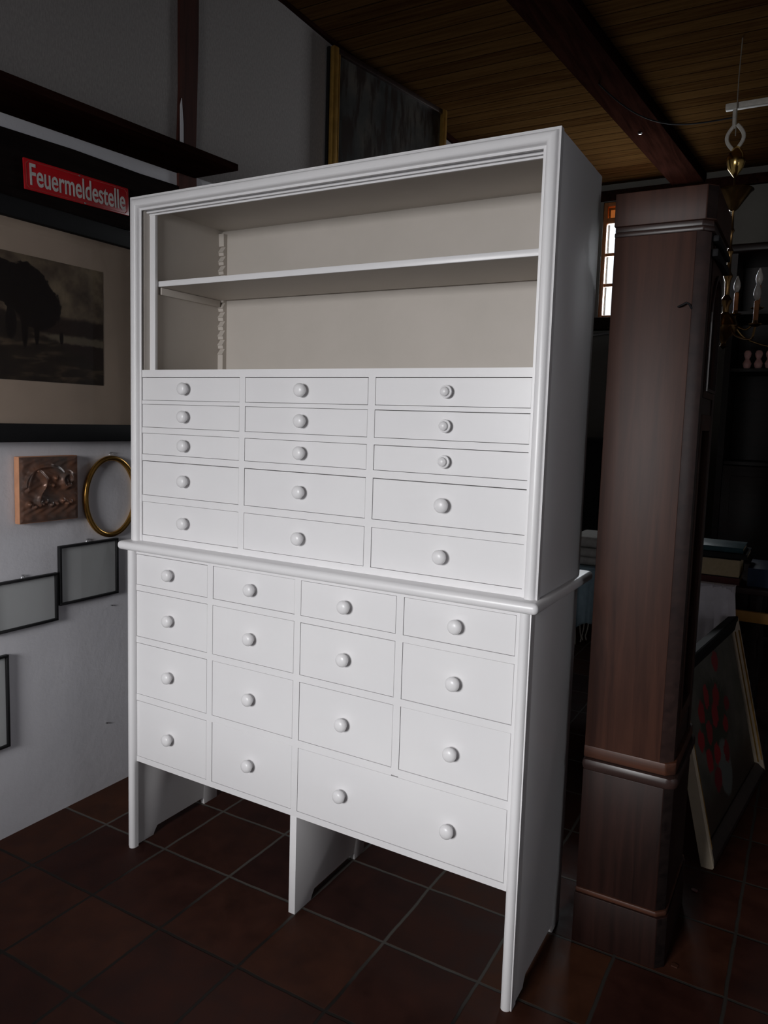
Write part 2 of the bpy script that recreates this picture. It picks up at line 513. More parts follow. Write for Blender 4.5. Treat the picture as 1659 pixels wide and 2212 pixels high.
# split in the post, filled with plaster
b = MB(); b.prism([(0.612, 2.56), (0.632, 2.56), (0.630, 2.70), (0.620, 2.80), (0.612, 2.77)], 'x', XL + 0.008, XL + 0.0145)
struct(b.build('trim_4', M['plaster'], smooth=False))
# black horizontal timber carrying the enamel sign (rises gently to the right)
b = MB(); b.prism([(-2.2, 2.10), (0.60, 2.222), (0.60, 2.447), (0.4, 2.437), (0.1, 2.432), (-0.2, 2.416), (-0.6, 2.402), (-2.2, 2.33)], 'x', XL - 0.02, XL + 0.014)
struct(b.build('trim_5', M['blackbeam'], smooth=False))
# dark timber along the top of the left wall
b = MB(); b.prism([(YF, 3.475), (0.9, 3.472), (1.3, 3.483), (1.9, 3.47), (YB, 3.45), (YB, ZC), (YF, ZC)], 'x', XL - 0.02, XL + 0.02)
struct(b.build('trim_6', M['beam'], smooth=False))

# shelf board on the left wall
b = MB()
b.prism([(-1.6, 2.401), (0.70, 2.5045), (0.70, 2.531), (-1.6, 2.4275)], 'x', XL, -0.15, bev=0.002)
o = b.build('wall_shelf', M['beam'])
tag(o, 'long dark reddish brown shelf board jutting from the left wall above the red sign', 'shelf')

# ------------------------------------------------------------------ lower chest of drawers
FY = 0.010          # plane of the lower drawer fronts
LW, LD, LZ = 1.417, 0.420, 1.054
chest = thing('drawer_chest', 'white painted wide lower chest of drawers standing on panel legs on the tiled floor', 'chest of drawers', (LW / 2, LD / 2, 0))
COLS = [(0.0312 + i * 0.3420, 0.0312 + i * 0.3420 + 0.3175) for i in range(4)]
ROWS = [(0.935, 1.038), (0.756, 0.913), (0.555, 0.733), (0.333, 0.530)]
WH = M['white']


def leg_outline(z1, y0, y1):
    """panel side with a front foot, a back foot and a shallow arch between"""
    return [(y0, 0), (0.094, 0), (0.10, 0.012), (0.112, 0.028), (0.34, 0.028), (0.347, 0.022), (0.350, 0), (y1, 0), (y1, z1), (y0, z1)]


b = MB(); b.prism(leg_outline(LZ, 0.014, LD), 'x', 0.002, 0.020, bev=0.0008)
# step between the stile and the inset side
b.box((0.0, 0.004, 0), (0.002, 0.03, LZ))
b.build('side_panel', WH, chest)
b = MB(); b.prism(leg_outline(LZ, 0.014, LD), 'x', LW - 0.020, LW - 0.003, bev=0.0008)
b.box((LW - 0.0035, 0.0125, 0.0), (LW, 0.030, LZ))
b.build('side_panel', WH, chest)
b = MB(); b.prism(leg_outline(0.313, FY, LD - 0.01), 'x', 0.690, 0.714, bev=0.001)
b.build('centre_leg_panel', WH, chest)


def half_round(x0, x1, yb, bulge, z0, z1, cut=0.0):
    """vertical half-round moulding whose flat back lies on yb"""
    cx_, r = (x0 + x1) / 2, (x1 - x0) / 2
    pts = [(cx_ - r * math.cos(PI * i / 14), yb - bulge * math.sin(PI * i / 14)) for i in range(15)]
    pts = [(x0, yb + 0.012)] + pts + [(x1, yb + 0.012)]
    return pts


for x0, x1, fl in ((0.004, 0.0305, 0), (LW - 0.0305, LW - 0.004, 1)):
    b = MB(); b.prism(half_round(x0, x1, 0.004, 0.013, 0, 0), 'z', 0.0, LZ)
    if fl: b.box((LW - 0.0035, -0.0005, 0), (LW, 0.012, LZ), 0.0006)
    else: b.box((0, -0.0005, 0), (0.0035, 0.012, LZ), 0.0006)
    b.build('corner_moulding', WH, chest)

b = MB()   # face frame: stiles and rails
xs = [0.0295] + [c for pr in COLS for c in pr] + [LW - 0.0295]
b.box((0.022, FY, 0.313), (COLS[0][0] - 0.0011, 0.032, LZ))
b.box((COLS[3][1] + 0.0011, FY, 0.313), (LW - 0.022, 0.032, LZ))
for i in range(3):
    z0 = 0.313 if i < 2 else ROWS[2][0] - 0.021
    b.box((COLS[i][1] + 0.0011, FY, z0), (COLS[i + 1][0] - 0.0011, 0.032, LZ))
zr = [LZ, ROWS[0][1]] + [q for i in range(3) for q in (ROWS[i][0], ROWS[i + 1][1])] + [ROWS[3][0], 0.313]
gap = 0.0011
for k in range(0, len(zr), 2):
    hi, lo = zr[k], zr[k + 1]
    for i in range(4):
        x0, x1 = COLS[i][0] - gap, COLS[i][1] + gap
        b.box((x0, FY, lo + (gap if k < len(zr) - 2 else 0)), (x1, 0.032, hi - (gap if k else 0)))
b.box((COLS[2][1] + 0.0011, FY, 0.313), (COLS[3][0] - 0.0011, 0.032, ROWS[3][0] - gap))
b.build('face_frame', WH, chest)
b = MB(); b.box((0.02, LD - 0.012, 0.313), (LW - 0.02, LD - 0.003, LZ)); b.build('back_panel', WH, chest)
b = MB(); b.box((0.02, 0.032, 0.313), (0.690, LD - 0.012, 0.325)); b.box((0.714, 0.032, 0.313), (LW - 0.02, LD - 0.012, 0.325))
b.build('bottom_board', WH, chest)
# dark inside between the drawers
b = MB()
b.box((0.021, 0.034, 0.33), (LW - 0.021, LD - 0.014, LZ - 0.002))
b.build('carcase_interior', M['raw'], chest)
b = MB(); b.box((-0.021, -0.030, LZ), (1.440, 0.490, 1.083), 0.0128, 5)
top = b.build('worktop', WH, chest)
top['label'] = 'overhanging worktop with rounded edges'

# knobs ---------------------------------------------------------------
KR = Matrix.Rotation(PI / 2, 4, 'X')      # turns the lathe axis +z into -y


def knob_mesh(kind):
    b = MB()
    if kind == 'plain':
        pr = [(0.0135, 0), (0.0125, 0.003), (0.0105, 0.006), (0.0125, 0.009), (0.0172, 0.012), (0.0195, 0.017), (0.0195, 0.021), (0.0175, 0.0255), (0.0125, 0.029), (0.006, 0.0307), (0, 0.031)]
    else:
        pr = [(0.013, 0), (0.012, 0.004), (0.0115, 0.008), (0.0155, 0.010), (0.0172, 0.013), (0.0165, 0.0165), (0.0128, 0.0175), (0.0112, 0.0185), (0.0118, 0.021), (0.0112, 0.025), (0.008, 0.0285), (0.004, 0.030), (0, 0.0303)]
    b.lathe(pr, 32, mat=KR)
    me_o = b.build('knob', WH)
    me = me_o.data; bpy.data.objects.remove(me_o)
    return me


KN = {k: knob_mesh(k) for k in ('plain', 'ringed')}


def drawer(parent, x0, x1, z0, z1, fy, knobs, kind='plain', out=0.0, gap_t=0.0):
    b = MB()
    b.box((x0, fy - out, z0), (x1, fy + 0.019, z1 - gap_t), 0.0008, 1)
    d = b.build('drawer', WH, parent, origin=((x0 + x1) / 2, fy, (z0 + z1) / 2))
    for kx, kz in knobs:
        k = bpy.data.objects.new('knob', KN[kind]); COL.objects.link(k)
        k.location = (kx, fy - out - 0.0002, kz)
        adopt(k, d)
        if kind == 'ringed': k['label'] = 'smaller turned knob with a ring'
    return d


rnd = random.Random(5)
for ci, (x0, x1) in enumerate(COLS):
    for ri, (z0, z1) in enumerate(ROWS):
        if ri == 3 and ci >= 2: continue
        drawer(chest, x0, x1, z0, z1, FY, [((x0 + x1) / 2, (z0 + z1) / 2)], out=rnd.uniform(-0.0012, 0.0006), gap_t=rnd.choice([0, 0, 0.0008]))
d = drawer(chest, COLS[2][0], COLS[3][1], ROWS[3][0] + 0.0005, ROWS[3][1], FY, [((COLS[2][0] + COLS[2][1]) / 2, 0.4315), ((COLS[3][0] + COLS[3][1]) / 2, 0.4315)], out=0.0)
d['label'] = 'double-width bottom drawer with two knobs'

# ------------------------------------------------------------------ upper unit
UX0, UX1, UY, UZ0, UZ1, UD = -0.001, 1.424, 0.016, 1.083, 2.200, 0.402
UF = 0.026
upper = thing('shelf_cabinet', 'white painted upper cabinet with an open two-tier shelf over small drawers, on the worktop', 'cabinet', ((UX0 + UX1) / 2, 0.2, UZ0))
b = MB(); b.box((UX0 + 0.002, 0.03, UZ0), (UX0 + 0.019, UD, UZ1 - 0.001), 0.0008); b.build('side_panel', WH, upper)
b = MB(); b.box((UX1 - 0.020, 0.036, UZ0), (UX1 - 0.003, UD, UZ1 - 0.001), 0.0008)
b.build('side_panel', WH, upper)
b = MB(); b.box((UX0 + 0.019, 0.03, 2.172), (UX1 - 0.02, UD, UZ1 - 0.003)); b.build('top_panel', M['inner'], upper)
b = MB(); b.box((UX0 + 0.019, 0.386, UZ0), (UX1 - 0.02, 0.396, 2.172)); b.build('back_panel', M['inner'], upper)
# mitred half-round frame moulding
prof = [(0.0, 0.0358), (0.0, UY), (0.003, UY - 0.001), (0.0045, UY + 0.001), (0.005, UY + 0.002)]
for i in range(13):
    a = PI * i / 12
    prof.append((0.0205 - 0.0145 * math.cos(a), UY + 0.003 - 0.013 * math.sin(a)))
prof += [(0.0365, UF - 0.004), (0.043, UF - 0.004), (0.043, 0.0258), (0.020, 0.0258), (0.020, 0.0358)]
b = MB(); t_ = bmesh.new(); rings = []
for (px, pz, sx, sz) in ((UX0, UZ0, 1, 0), (UX0, UZ1, 1, -1), (UX1, UZ1, -1, -1), (UX1, UZ0, -1, 0)):
    rings.append([t_.verts.new((px + sx * q[0], q[1], pz + sz * q[0])) for q in prof])
for A, B in zip(rings, rings[1:]):
    for i in range(len(prof)):
        j = (i + 1) % len(prof); t_.faces.new((A[i], B[i], B[j], A[j]))
t_.faces.new(rings[0]); t_.faces.new(rings[-1])
bmesh.ops.recalc_face_normals(t_, faces=t_.faces)
# drawers reach behind the inner flat of the moulding only above the open shelf
b.merge(t_); b.build('frame_moulding', WH, upper)

UC = [(0.0435, 0.4560), (0.4810, 0.9150), (0.9395, 1.3795)]
UC = [(0.0430, 0.4580), (0.4815, 0.9140), (0.9385, 1.3800)]
UR = [(1.552, 1.626), (1.464, 1.538), (1.375, 1.443), (1.239, 1.352), (1.104, 1.215)]
g = 0.0011
b = MB()
b.box((0.024, UF, UZ0), (UC[0][0] - g, 0.045, 1.65)); b.box((UC[2][1] + g, UF, UZ0), (1.398, 0.045, 1.65))
for i in range(2): b.box((UC[i][1] + g, UF, UZ0), (UC[i + 1][0] - g, 0.045, 1.65))
zr = [1.650] + [q for r in UR for q in (r[1], r[0])] + [UZ0]
for k in range(0, len(zr), 2):
    for x0, x1 in UC:
        b.box((x0 - g, UF, zr[k + 1] + (g if k < len(zr) - 2 else 0)), (x1 + g, 0.045, zr[k] - (g if k else 0)))
b.build('face_frame', WH, upper)
b = MB(); b.box((0.020, 0.046, UZ0 + 0.002), (1.402, 0.385, 1.636)); b.build('carcase_interior', M['raw'], upper)
b = MB(); b.box((0.019, 0.045, 1.637), (1.403, 0.386, 1.649)); b.build('bottom_shelf', M['inner'], upper)
# grooved track for the missing sliding doors, above and at the left
b = MB()
b.box((0.03, 0.034, 2.160), (1.395, 0.040, 2.173)); b.box((0.03, 0.040, 2.166), (1.395, 0.045, 2.173))
b.box((0.03, 0.045, 2.153), (1.395, 0.051, 2.173)); b.box((0.03, 0.051, 2.163), (1.395, 0.056, 2.173)); b.box((0.03, 0.056, 2.148), (1.395, 0.062, 2.173))
b.build('sliding_track', WH, upper)
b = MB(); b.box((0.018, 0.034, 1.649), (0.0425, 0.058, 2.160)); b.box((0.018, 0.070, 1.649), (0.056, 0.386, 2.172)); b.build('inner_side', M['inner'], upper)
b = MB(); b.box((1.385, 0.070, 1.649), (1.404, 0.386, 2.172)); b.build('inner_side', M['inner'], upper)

for a, c_ in ((0.018, 0.066), (1.381, 1.404)):
    b = MB(); b.box((a, 0.058, 1.649), (c_, 0.070, 2.172), 0.001)
    if a > 1: b.box((a, 0.034, 1.649), (c_, 0.058, 2.16))
    b.build('door_slot_strip', WH, upper)


def rack(x0, x1, flip):
    # saw-toothed shelf support standing in the back corner
    pts = [(0.366, 1.649)]
    z = 1.73; y0 = 0.366
    pts.append((y0, z))
    while z < 2.12:
        pts += [(y0 + 0.0, z), (y0 - 0.004, z + 0.001), (y0 + 0.012, z + 0.022), (y0 + 0.002, z + 0.0225)]
        z += 0.033
    pts += [(y0, 2.16), (0.386, 2.16), (0.386, 1.649)]
    o_ = []
    for p in pts:
        if not o_ or (abs(o_[-1][0] - p[0]) + abs(o_[-1][1] - p[1])) > 1e-5: o_.append(p)
    b = MB(); b.prism(o_, 'x', x0, x1)
    b.build('shelf_rack', M['inner'], upper, smooth=False)


rack(0.056, 0.079, 0); rack(1.362, 1.385, 1)
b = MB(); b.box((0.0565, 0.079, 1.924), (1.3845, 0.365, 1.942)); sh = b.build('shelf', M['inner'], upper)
b = MB(); b.box((0.0565, 0.074, 1.9238), (1.3845, 0.079, 1.9422), 0.002); b.build('shelf_lipping', WH, sh)
b = MB(); b.box((0.056, 0.085, 1.900), (0.068, 0.364, 1.923), 0.001); b.build('shelf_cleat', M['inner'], upper)
b = MB(); b.box((1.373, 0.085, 1.900), (1.385, 0.364, 1.923), 0.001); b.build('shelf_cleat', M['inner'], upper)
for ci, (x0, x1) in enumerate(UC):
    for ri, (z0, z1) in enumerate(UR):
        kind = 'ringed' if ci == 2 and ri < 3 else 'plain'
        kx = (0.2395, 0.697, 1.156)[ci]
        drawer(upper, x0, x1, z0, z1, UF, [(kx, (z0 + z1) / 2)], kind, out=rnd.uniform(-0.0012, 0.0006), gap_t=0.0012 if ri in (0, 3) else rnd.choice([0, 0.0006]))

# ------------------------------------------------------------------ things on the left wall
# framed landscape print
pf = thing('framed_print', 'large landscape print with cream mount in a black frame on the left wall', 'picture', (XL + 0.02, -0.1, 1.39))
y0, y1, z0, z1 = -0.72, 0.455, 1.397, 2.20
b = MB(); fw = 0.063
for (a, c) in (((XL + 0.001, y0, z0), (XL + 0.040, y1, z0 + fw)), ((XL + 0.001, y0, z1 - fw), (XL + 0.040, y1, z1)),
               ((XL + 0.001, y0, z0 + fw), (XL + 0.040, y0 + fw, z1 - fw)), ((XL + 0.001, y1 - fw, z0 + fw), (XL + 0.040, y1, z1 - fw))):
    b.box(a, c, 0.004)
b.build('frame', M['ebony'], pf)
b = MB(); b.box((XL + 0.001, y0 + fw - .003, z0 + fw - .003), (XL + 0.016, y1 - fw + .003, z1 - fw + .003)); b.build('mount', M['mat'], pf)
# sepia landscape: trees at the left, cloudy sky, light strip of water
t = NT('sepia_landscape'); g_, x, y, z = t.xyz(True)
n1 = t.noise(g_, 9, 6, 0.65); n2 = t.noise(g_, 38, 5, 0.7); n3 = t.noise(t.vscale(g_, (1, 3, 12)), 3, 5)
sky = t.ramp(n1, [(0.32, (0.055, 0.040, 0.032)), (0.5, (0.15, 0.115, 0.08)), (0.66, (0.26, 0.21, 0.14))])
zz = t.math('ADD', z, t.math('MULTIPLY', n2, 0.03))
hills = t.math('SUBTRACT', 1.0, t.smooth(zz, 1.842, 1.862))
c = t.mix(hills, sky, (0.035, 0.022, 0.018))
wat = t.math('MULTIPLY', t.smooth(zz, 1.758, 1.768), t.math('SUBTRACT', 1.0, t.smooth(zz, 1.783, 1.797)))
c = t.mix(t.math('MULTIPLY', wat, 0.8), c, (0.20, 0.17, 0.12))
gl = t.math('ADD', zz, t.math('MULTIPLY', y, 0.42))
ground = t.math('SUBTRACT', 1.0, t.smooth(gl, 1.765, 1.785))
gc = t.ramp(n3, [(0.35, (0.02, 0.015, 0.012)), (0.55, (0.035, 0.025, 0.018)), (0.75, (0.15, 0.11, 0.07))])
c = t.mix(ground, c, gc)


def blob(cy, cz, ry, rz, amp=0.55):
    a = t.math('POWER', t.math('DIVIDE', t.math('SUBTRACT', y, cy), ry), 2.0)
    b_ = t.math('POWER', t.math('DIVIDE', t.math('SUBTRACT', z, cz), rz), 2.0)
    s_ = t.math('ADD', t.math('ADD', a, b_), t.math('MULTIPLY', t.math('SUBTRACT', n2, 0.5), amp * 2))
    return t.math('SUBTRACT', 1.0, t.smooth(s_, 0.92, 1.05))


for q in ((-0.10, 1.915, 0.10, 0.09), (-0.045, 1.865, 0.085, 0.085), (-0.19, 1.93, 0.11, 0.07), (-0.10, 1.79, 0.012, 0.07), (-0.055, 1.79, 0.010, 0.06), (-0.15, 1.80, 0.02, 0.06), (0.042, 1.765, 0.008, 0.022), (-0.45, 1.85, 0.15, 0.12)):
    c = t.mix(blob(*q), c, (0.010, 0.007, 0.006))
M['print'] = t.fin(c, 0.85, 0, 0.2)
b = MB(); b.box((XL + 0.016, -0.62, 1.607), (XL + 0.0172, 0.221, 2.028)); b.build('print', M['print'], pf)
b = MB(); b.box((XL + 0.022, y0 + fw - .003, z0 + fw - .003), (XL + 0.024, y1 - fw + .003, z1 - fw + .003)); b.build('glass', M['pictureglass'], pf)

# enamel fire-alarm sign ------------------------------------------------
SG = thing('enamel_sign', 'red enamel sign with white lettering fixed to the black beam over the print', 'sign', (XL + 0.016, 0.122, 2.302))
SG.rotation_euler = (math.radians(2.4), 0, 0)
hw, hh = 0.218, 0.0505


def chamf(hw, hh, c):
    return [(-hw + c, -hh), (hw - c, -hh), (hw, -hh + c), (hw, hh - c), (hw - c, hh), (-hw + c, hh), (-hw, hh - c), (-hw, -hh + c)]


def put(o_, parent): o_.parent = parent; return o_


b = MB(); b.prism(chamf(hw, hh, 0.002), 'x', 0.0, 0.005, bev=0.0012); put(b.build('plate', M['red']), SG)
b = MB()
outer, inner = chamf(hw - 0.008, hh - 0.006, 0.010), chamf(hw - 0.0095, hh - 0.0075, 0.010)
for i in range(8):
    j = (i + 1) % 8
    b.prism([outer[i], outer[j], inner[j], inner[i]], 'x', 0.005, 0.0056)
put(b.build('border_line', simple('dark_red_line', (0.42, 0.07, 0.055), 0.4)), SG)
tc = bpy.data.curves.new('lettering', 'FONT'); tc.body = 'Feuermeldestelle'; tc.align_x = 'CENTER'; tc.align_y = 'CENTER'
tc.size = 0.10; tc.offset = 0.0012; tc.extrude = 0.0004; tc.space_character = 1.0
to = bpy.data.objects.new('lettering_curve', tc); COL.objects.link(to)
bpy.context.view_layer.update()
me = bpy.data.meshes.new_from_object(to.evaluated_get(bpy.context.evaluated_depsgraph_get()))
bpy.data.objects.remove(to)
xs_ = [v.co.x for v in me.vertices]; ys_ = [v.co.y for v in me.vertices]
fx_ = 0.398 / (max(xs_) - min(xs_)); fy_ = 0.071 / (max(ys_) - min(ys_)); mx_, my_ = (max(xs_) + min(xs_)) / 2, (max(ys_) + min(ys_)) / 2
for v in me.vertices:
    X_, Y_, Z_ = v.co
    v.co = (0.0056 + Z_, (X_ - mx_) * fx_ + 0.002, (Y_ - my_) * fy_ + 0.002)
me.materials.clear(); me.materials.append(M['enamel'])
lo = bpy.data.objects.new('lettering', me); COL.objects.link(lo); lo.parent = SG
for yy, zz2 in ((0, 0.0445), (0.02, -0.0455)):
    b = MB(); b.lathe([(0.0035, 0), (0.003, 0.001), (0, 0.0015)], 10, mat=Matrix.Translation((0.005, yy, zz2)) @ Matrix.Rotation(PI / 2, 4, 'Y'))
    put(b.build('screw', M['steel']), SG)

# relief plaque ----------------------------------------------------------
t = NT('bronzed_clay'); g_, x, y, z = t.xyz(True)
n1 = t.noise(g_, 14, 5); n2 = t.noise(g_, 45, 3)
c = t.ramp(n1, [(0.35, (0.10, 0.075, 0.065)), (0.5, (0.16, 0.085, 0.06)), (0.65, (0.21, 0.095, 0.055))])
t.bump(n2, 0.3, 0.002)
M['bronzeclay'] = t.fin(c, 0.33, 0.25, 0.6)
RL = thing('relief_plaque', 'square terracotta relief plaque hanging below the print', 'plaque', (XL + 0.002, -0.02, 1.11))
by0, by1, bz0, bz1 = -0.140, 0.094, 1.114, 1.347
b = MB(); b.box((XL + 0.002, by0, bz0), (XL + 0.029, by1, bz1), 0.003); b.build('slab', M['clay'], RL)


def relief(u, v):
    def G(cu, cv, r, h): return h * math.exp(-((u - cu) ** 2 + (v - cv) ** 2) / (r * r))
    h = 0.0
    # swirling figure at the left, drawn out along an S curve
    for k in range(70):
        s = k / 69
        cu = 0.30 + 0.09 * math.sin(s * 5.2) + 0.10 * s; cv = 0.78 - 0.52 * s
        h = max(h, G(cu, cv, 0.028 + 0.012 * math.sin(s * 9), 0.008))
    for k in range(60):
        a = k / 59 * PI
        h = max(h, G(0.45 + 0.36 * math.cos(a), 0.55 + 0.30 * math.sin(a), 0.030, 0.0055))
        h = max(h, G(0.13 + 0.10 * k / 59, 0.50 + 0.3 * (k / 59) ** 0.6, 0.03, 0.005))
    # curled bird-like form at upper right
    for k in range(44):
        a = k / 43 * 5.2
        h = max(h, G(0.80 + 0.085 * math.cos(a), 0.62 + 0.10 * math.sin(a), 0.035, 0.010))
    for cu, cv in ((0.15, 0.28), (0.25, 0.24), (0.36, 0.27), (0.43, 0.30), (0.52, 0.25), (0.62, 0.26), (0.72, 0.30), (0.80, 0.25), (0.86, 0.27), (0.55, 0.55), (0.60, 0.66)):
        h = max(h, G(cu, cv, 0.032, 0.007))
    h = h * 1.35 + 0.0022 + 0.0012 * math.sin(u * 31 + 3 * math.sin(v * 17)) * math.sin(v * 27)
    e_ = min(u, v, 1 - u, 1 - v); k_ = min(1, e_ / 0.05)
    return (XL + 0.0293 + h * k_, by0 + 0.002 + u * (by1 - by0 - 0.004), bz0 + 0.002 + v * (bz1 - bz0 - 0.004))


b = MB(); b.grid(relief, 110, 110)
o = b.build('relief', M['bronzeclay'], RL)
for p in o.data.polygons: p.use_smooth = True

# oval brass frame -------------------------------------------------------
OV = thing('oval_frame', 'empty oval gilt frame hanging partly behind the white cabinet', 'frame', (XL + 0.004, 0.259, 1.025))
b = MB(); pts = []
b.tube([(XL + 0.010, 0.259 + 0.117 * math.cos(2 * PI * i / 64), 1.181 + 0.150 * math.sin(2 * PI * i / 64)) for i in range(64)], 0.0102, 12, closed=True)
b.build('rim', M['gilt_oval'], OV)
b = MB(); b.tube([(XL + 0.008, 0.259 + 0.006 * math.cos(2 * PI * i / 16), 1.344 + 0.006 * math.sin(2 * PI * i / 16)) for i in range(16)], 0.0012, 6, closed=True)
b.tube([(XL - 0.002, 0.262, 1.352), (XL + 0.014, 0.262, 1.354)], 0.0015, 6)
b.build('hanging_ring', M['steel'], OV)


# small black frames -----------------------------------------------------
def glass_frame(label, y0, y1, z0, z1, hx, tilt=0.0):
    fr = thing('picture_frame', label, 'frame', (XL + 0.002, (y0 + y1) / 2, z0), 'empty black-edged glass frames on the left wall')
    w = 0.009; a, c = XL + 0.002, XL + 0.017
    b = MB()
    b.box((a, y0, z0), (c, y1, z0 + w), 0.001); b.box((a, y0, z1 - w), (c, y1, z1), 0.001)
    b.box((a, y0, z0 + w), (c, y0 + w, z1 - w), 0.001); b.box((a, y1 - w, z0 + w), (c, y1, z1 - w), 0.001)
    b.build('border', M['black'], fr)
    MB().box((a, y0 + w, z0 + w), (a + 0.005, y1 - w, z1 - w)).build('backing', M['greenglass'], fr)
    MB().box((c - 0.005, y0 + w, z0 + w), (c - 0.003, y1 - w, z1 - w)).build('glass', M['pictureglass'], fr)
    if hx is not None:
        b = MB(); b.tube([(XL + 0.006, hx + 0.006 * math.cos(PI * i / 8), z1 + 0.010 * math.sin(PI * i / 8)) for i in range(9)], 0.0012, 6)
        b.tube([(XL - 0.002, hx, z1 + 0.010), (XL + 0.012, hx, z1 + 0.012)], 0.0016, 6)
        b.build('hanger', M['steel'], fr)
    return fr


glass_frame('squarish black-edged frame hanging right under the oval gilt frame', 0.024, 0.288, 0.793, 1.015, 0.152)
glass_frame('black-edged frame hanging lower left of the squarish one, touching its corner', -0.245, 0.016, 0.742, 0.920, -0.116)
glass_frame('lowest black-edged frame, cut off by the left edge of the photo', -0.52, -0.180, 0.334, 0.664, None)
# a few nails left in the plaster
NL = []
for i, (yy, zz2, lb) in enumerate(((0.262, 0.745, 'small nail hole mark in the plaster under the squarish black frame'), (0.235, 0.27, 'lone nail low on the white wall beside the cabinet leg'))):
    b = MB(); b.tube([(XL - 0.004, yy, zz2), (XL + 0.008, yy, zz2 + 0.001)], [0.0022, 0.003], 8)
    tag(b.build('nail', M['steel']), lb if i else 'small dark nail in the plaster under the squarish black frame', 'nail')

# large gilt-framed painting leaning forward at the top of the wall ------
t = NT('dark_oil_painting'); g_, x, y, z = t.xyz(True)
n1 = t.noise(g_, 3.2, 6, 0.6); n2 = t.noise(t.vscale(g_, (1, 9, 2)), 2, 5)
c = t.mix(t.smooth(n2, 0.45, 0.6), t.ramp(n1, [(0.3, (0.012, 0.014, 0.016)), (0.5, (0.05, 0.052, 0.05)), (0.7, (0.10, 0.085, 0.07))]), (0.022, 0.014, 0.012))
M['oil'] = t.fin(c, 0.4, 0, 0.4)
GP = thing('framed_painting', 'huge dark oil painting in a gilt frame high on the left wall above the cabinet', 'painting', (XL + 0.024, 1.655, 1.90))
GP.rotation_euler = (0, 0, math.radians(-9.5))
gw, gh = 1.01, 1.545
for nm_, a, c_, mt in (('stile', (0, 0, 0), (0.030, 0.040, gh), 'gilt'), ('stile', (0, gw - 0.034, 0), (0.042, gw, gh), 'gilt'), ('rail', (0, 0.040, 0), (0.030, gw - 0.034, 0.05), 'gilt'), ('rail', (0, 0.040, gh - 0.03), (0.030, gw - 0.034, gh), 'oak_dark')):
    b = MB(); b.box(a, c_, 0.005); put(b.build(nm_, M[mt]), GP)
b = MB(); b.box((0.012, 0.044, 0.05), (0.026, 0.054, gh - 0.03), 0.002); put(b.build('inner_bead', M['gilt']), GP)
b = MB(); b.box((-0.002, 0.040, 0.05), (0.012, gw - 0.034, gh - 0.03)); put(b.build('canvas', M['oil']), GP)
b = MB(); b.box((-0.018, -0.004, 0.0), (-0.002, gw + 0.004, gh)); put(b.build('backing', M['ebony']), GP)

# ------------------------------------------------------------------ longcase clock
CX0, CX1, CXF, CY0, CY1 = 1.472, 1.704, 1.730, 0.355, 0.735
clock = thing('longcase_clock', 'tall narrow dark oak longcase clock standing right of the white cabinet', 'clock', (1.6, 0.55, 0))


def body(b, ins, z0, z1, ch=0.024, mi=0, bev=0.002):
    x0, xf, y0, y1 = CX0 + ins * 0.3, CXF - ins, CY0 + ins, CY1 - ins
    t2 = MB(); t2.prism([(x0, y0), (xf - ch, y0), (xf, y0 + ch), (xf, y1 - ch), (xf - ch, y1), (x0, y1)], 'z', z0, z1, bev=bev)
    t2.b.faces.ensure_lookup_table()
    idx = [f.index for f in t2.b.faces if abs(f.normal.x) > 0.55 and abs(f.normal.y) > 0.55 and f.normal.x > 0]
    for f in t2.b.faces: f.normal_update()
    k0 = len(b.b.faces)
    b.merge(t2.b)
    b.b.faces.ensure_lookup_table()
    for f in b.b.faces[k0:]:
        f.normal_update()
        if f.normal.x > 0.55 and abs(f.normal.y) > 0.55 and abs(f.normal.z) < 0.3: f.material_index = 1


OK_ = M['oak']
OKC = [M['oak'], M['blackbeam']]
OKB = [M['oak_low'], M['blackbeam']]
b = MB(); body(b, 0.0, 0.0, 0.150); b.build('plinth', OKB, clock)
b = MB(); body(b, 0.004, 0.150, 0.165, bev=0.004); b.build('plinth_moulding', M['oak_worn'], clock)
b = MB(); body(b, 0.008, 0.165, 0.525); b.build('base', OKB, clock)
b = MB(); body(b, -0.004, 0.526, 0.562, ch=0.02, bev=0.013); b.build('waist_moulding', M['oak_dark'], clock)
b = MB(); body(b, 0.006, 0.562, 0.598, bev=0.004)
b.build('waist_cove', M['oak_worn'], clock)
# trunk: side facing the camera, front opening to the right
b = MB(); TI = 0.020
b.box((CX0 + 0.004, CY0 + 0.004, 0.598), (CX1 - TI, CY0 + 0.022, 2.020), 0.002)
b.box((CX0 + 0.004, CY1 - 0.022, 0.598), (CX1 - TI, CY1 - 0.004, 2.020), 0.002)
b.box((CX0 + 0.004, CY0 + 0.022, 0.598), (CX0 + 0.016, CY1 - 0.022, 2.020))
b.build('trunk', OK_, clock)
b = MB()   # chamfered front stiles
for s in (1, -1):
    ya = CY0 + 0.004 if s > 0 else CY1 - 0.004
    b.prism([(CX1 - TI, ya), (CX1 - 0.002, ya + s * 0.012), (CXF - 0.014, ya + s * 0.030), (CXF - 0.014, ya + s * 0.075), (CX1 - TI, ya + s * 0.075)], 'z', 0.598, 2.020)
b.build('front_stile', M['oak_dark'], clock)
# front face boards: head, middle rail and lower panel
FYa, FYb = CY0 + 0.079, CY1 - 0.079
b = MB(); b.box((CX1 - 0.010, FYa, 1.555), (CXF - 0.018, FYb, 1.60)); b.build('front_rail', M['oak_dark'], clock)
b = MB(); b.box((CX1 - 0.01, FYa, 0.598), (CXF - 0.018, FYb, 0.68), 0.002); b.build('front_rail', M['oak_dark'], clock)


def arch_outline(yc, hw_, z0, zs, rise, n_=16):
    return [(yc - hw_, z0), (yc + hw_, z0)] + [(yc + hw_ * math.cos(PI * i / n_), zs + rise * math.sin(PI * i / n_)) for i in range(n_ + 1)]


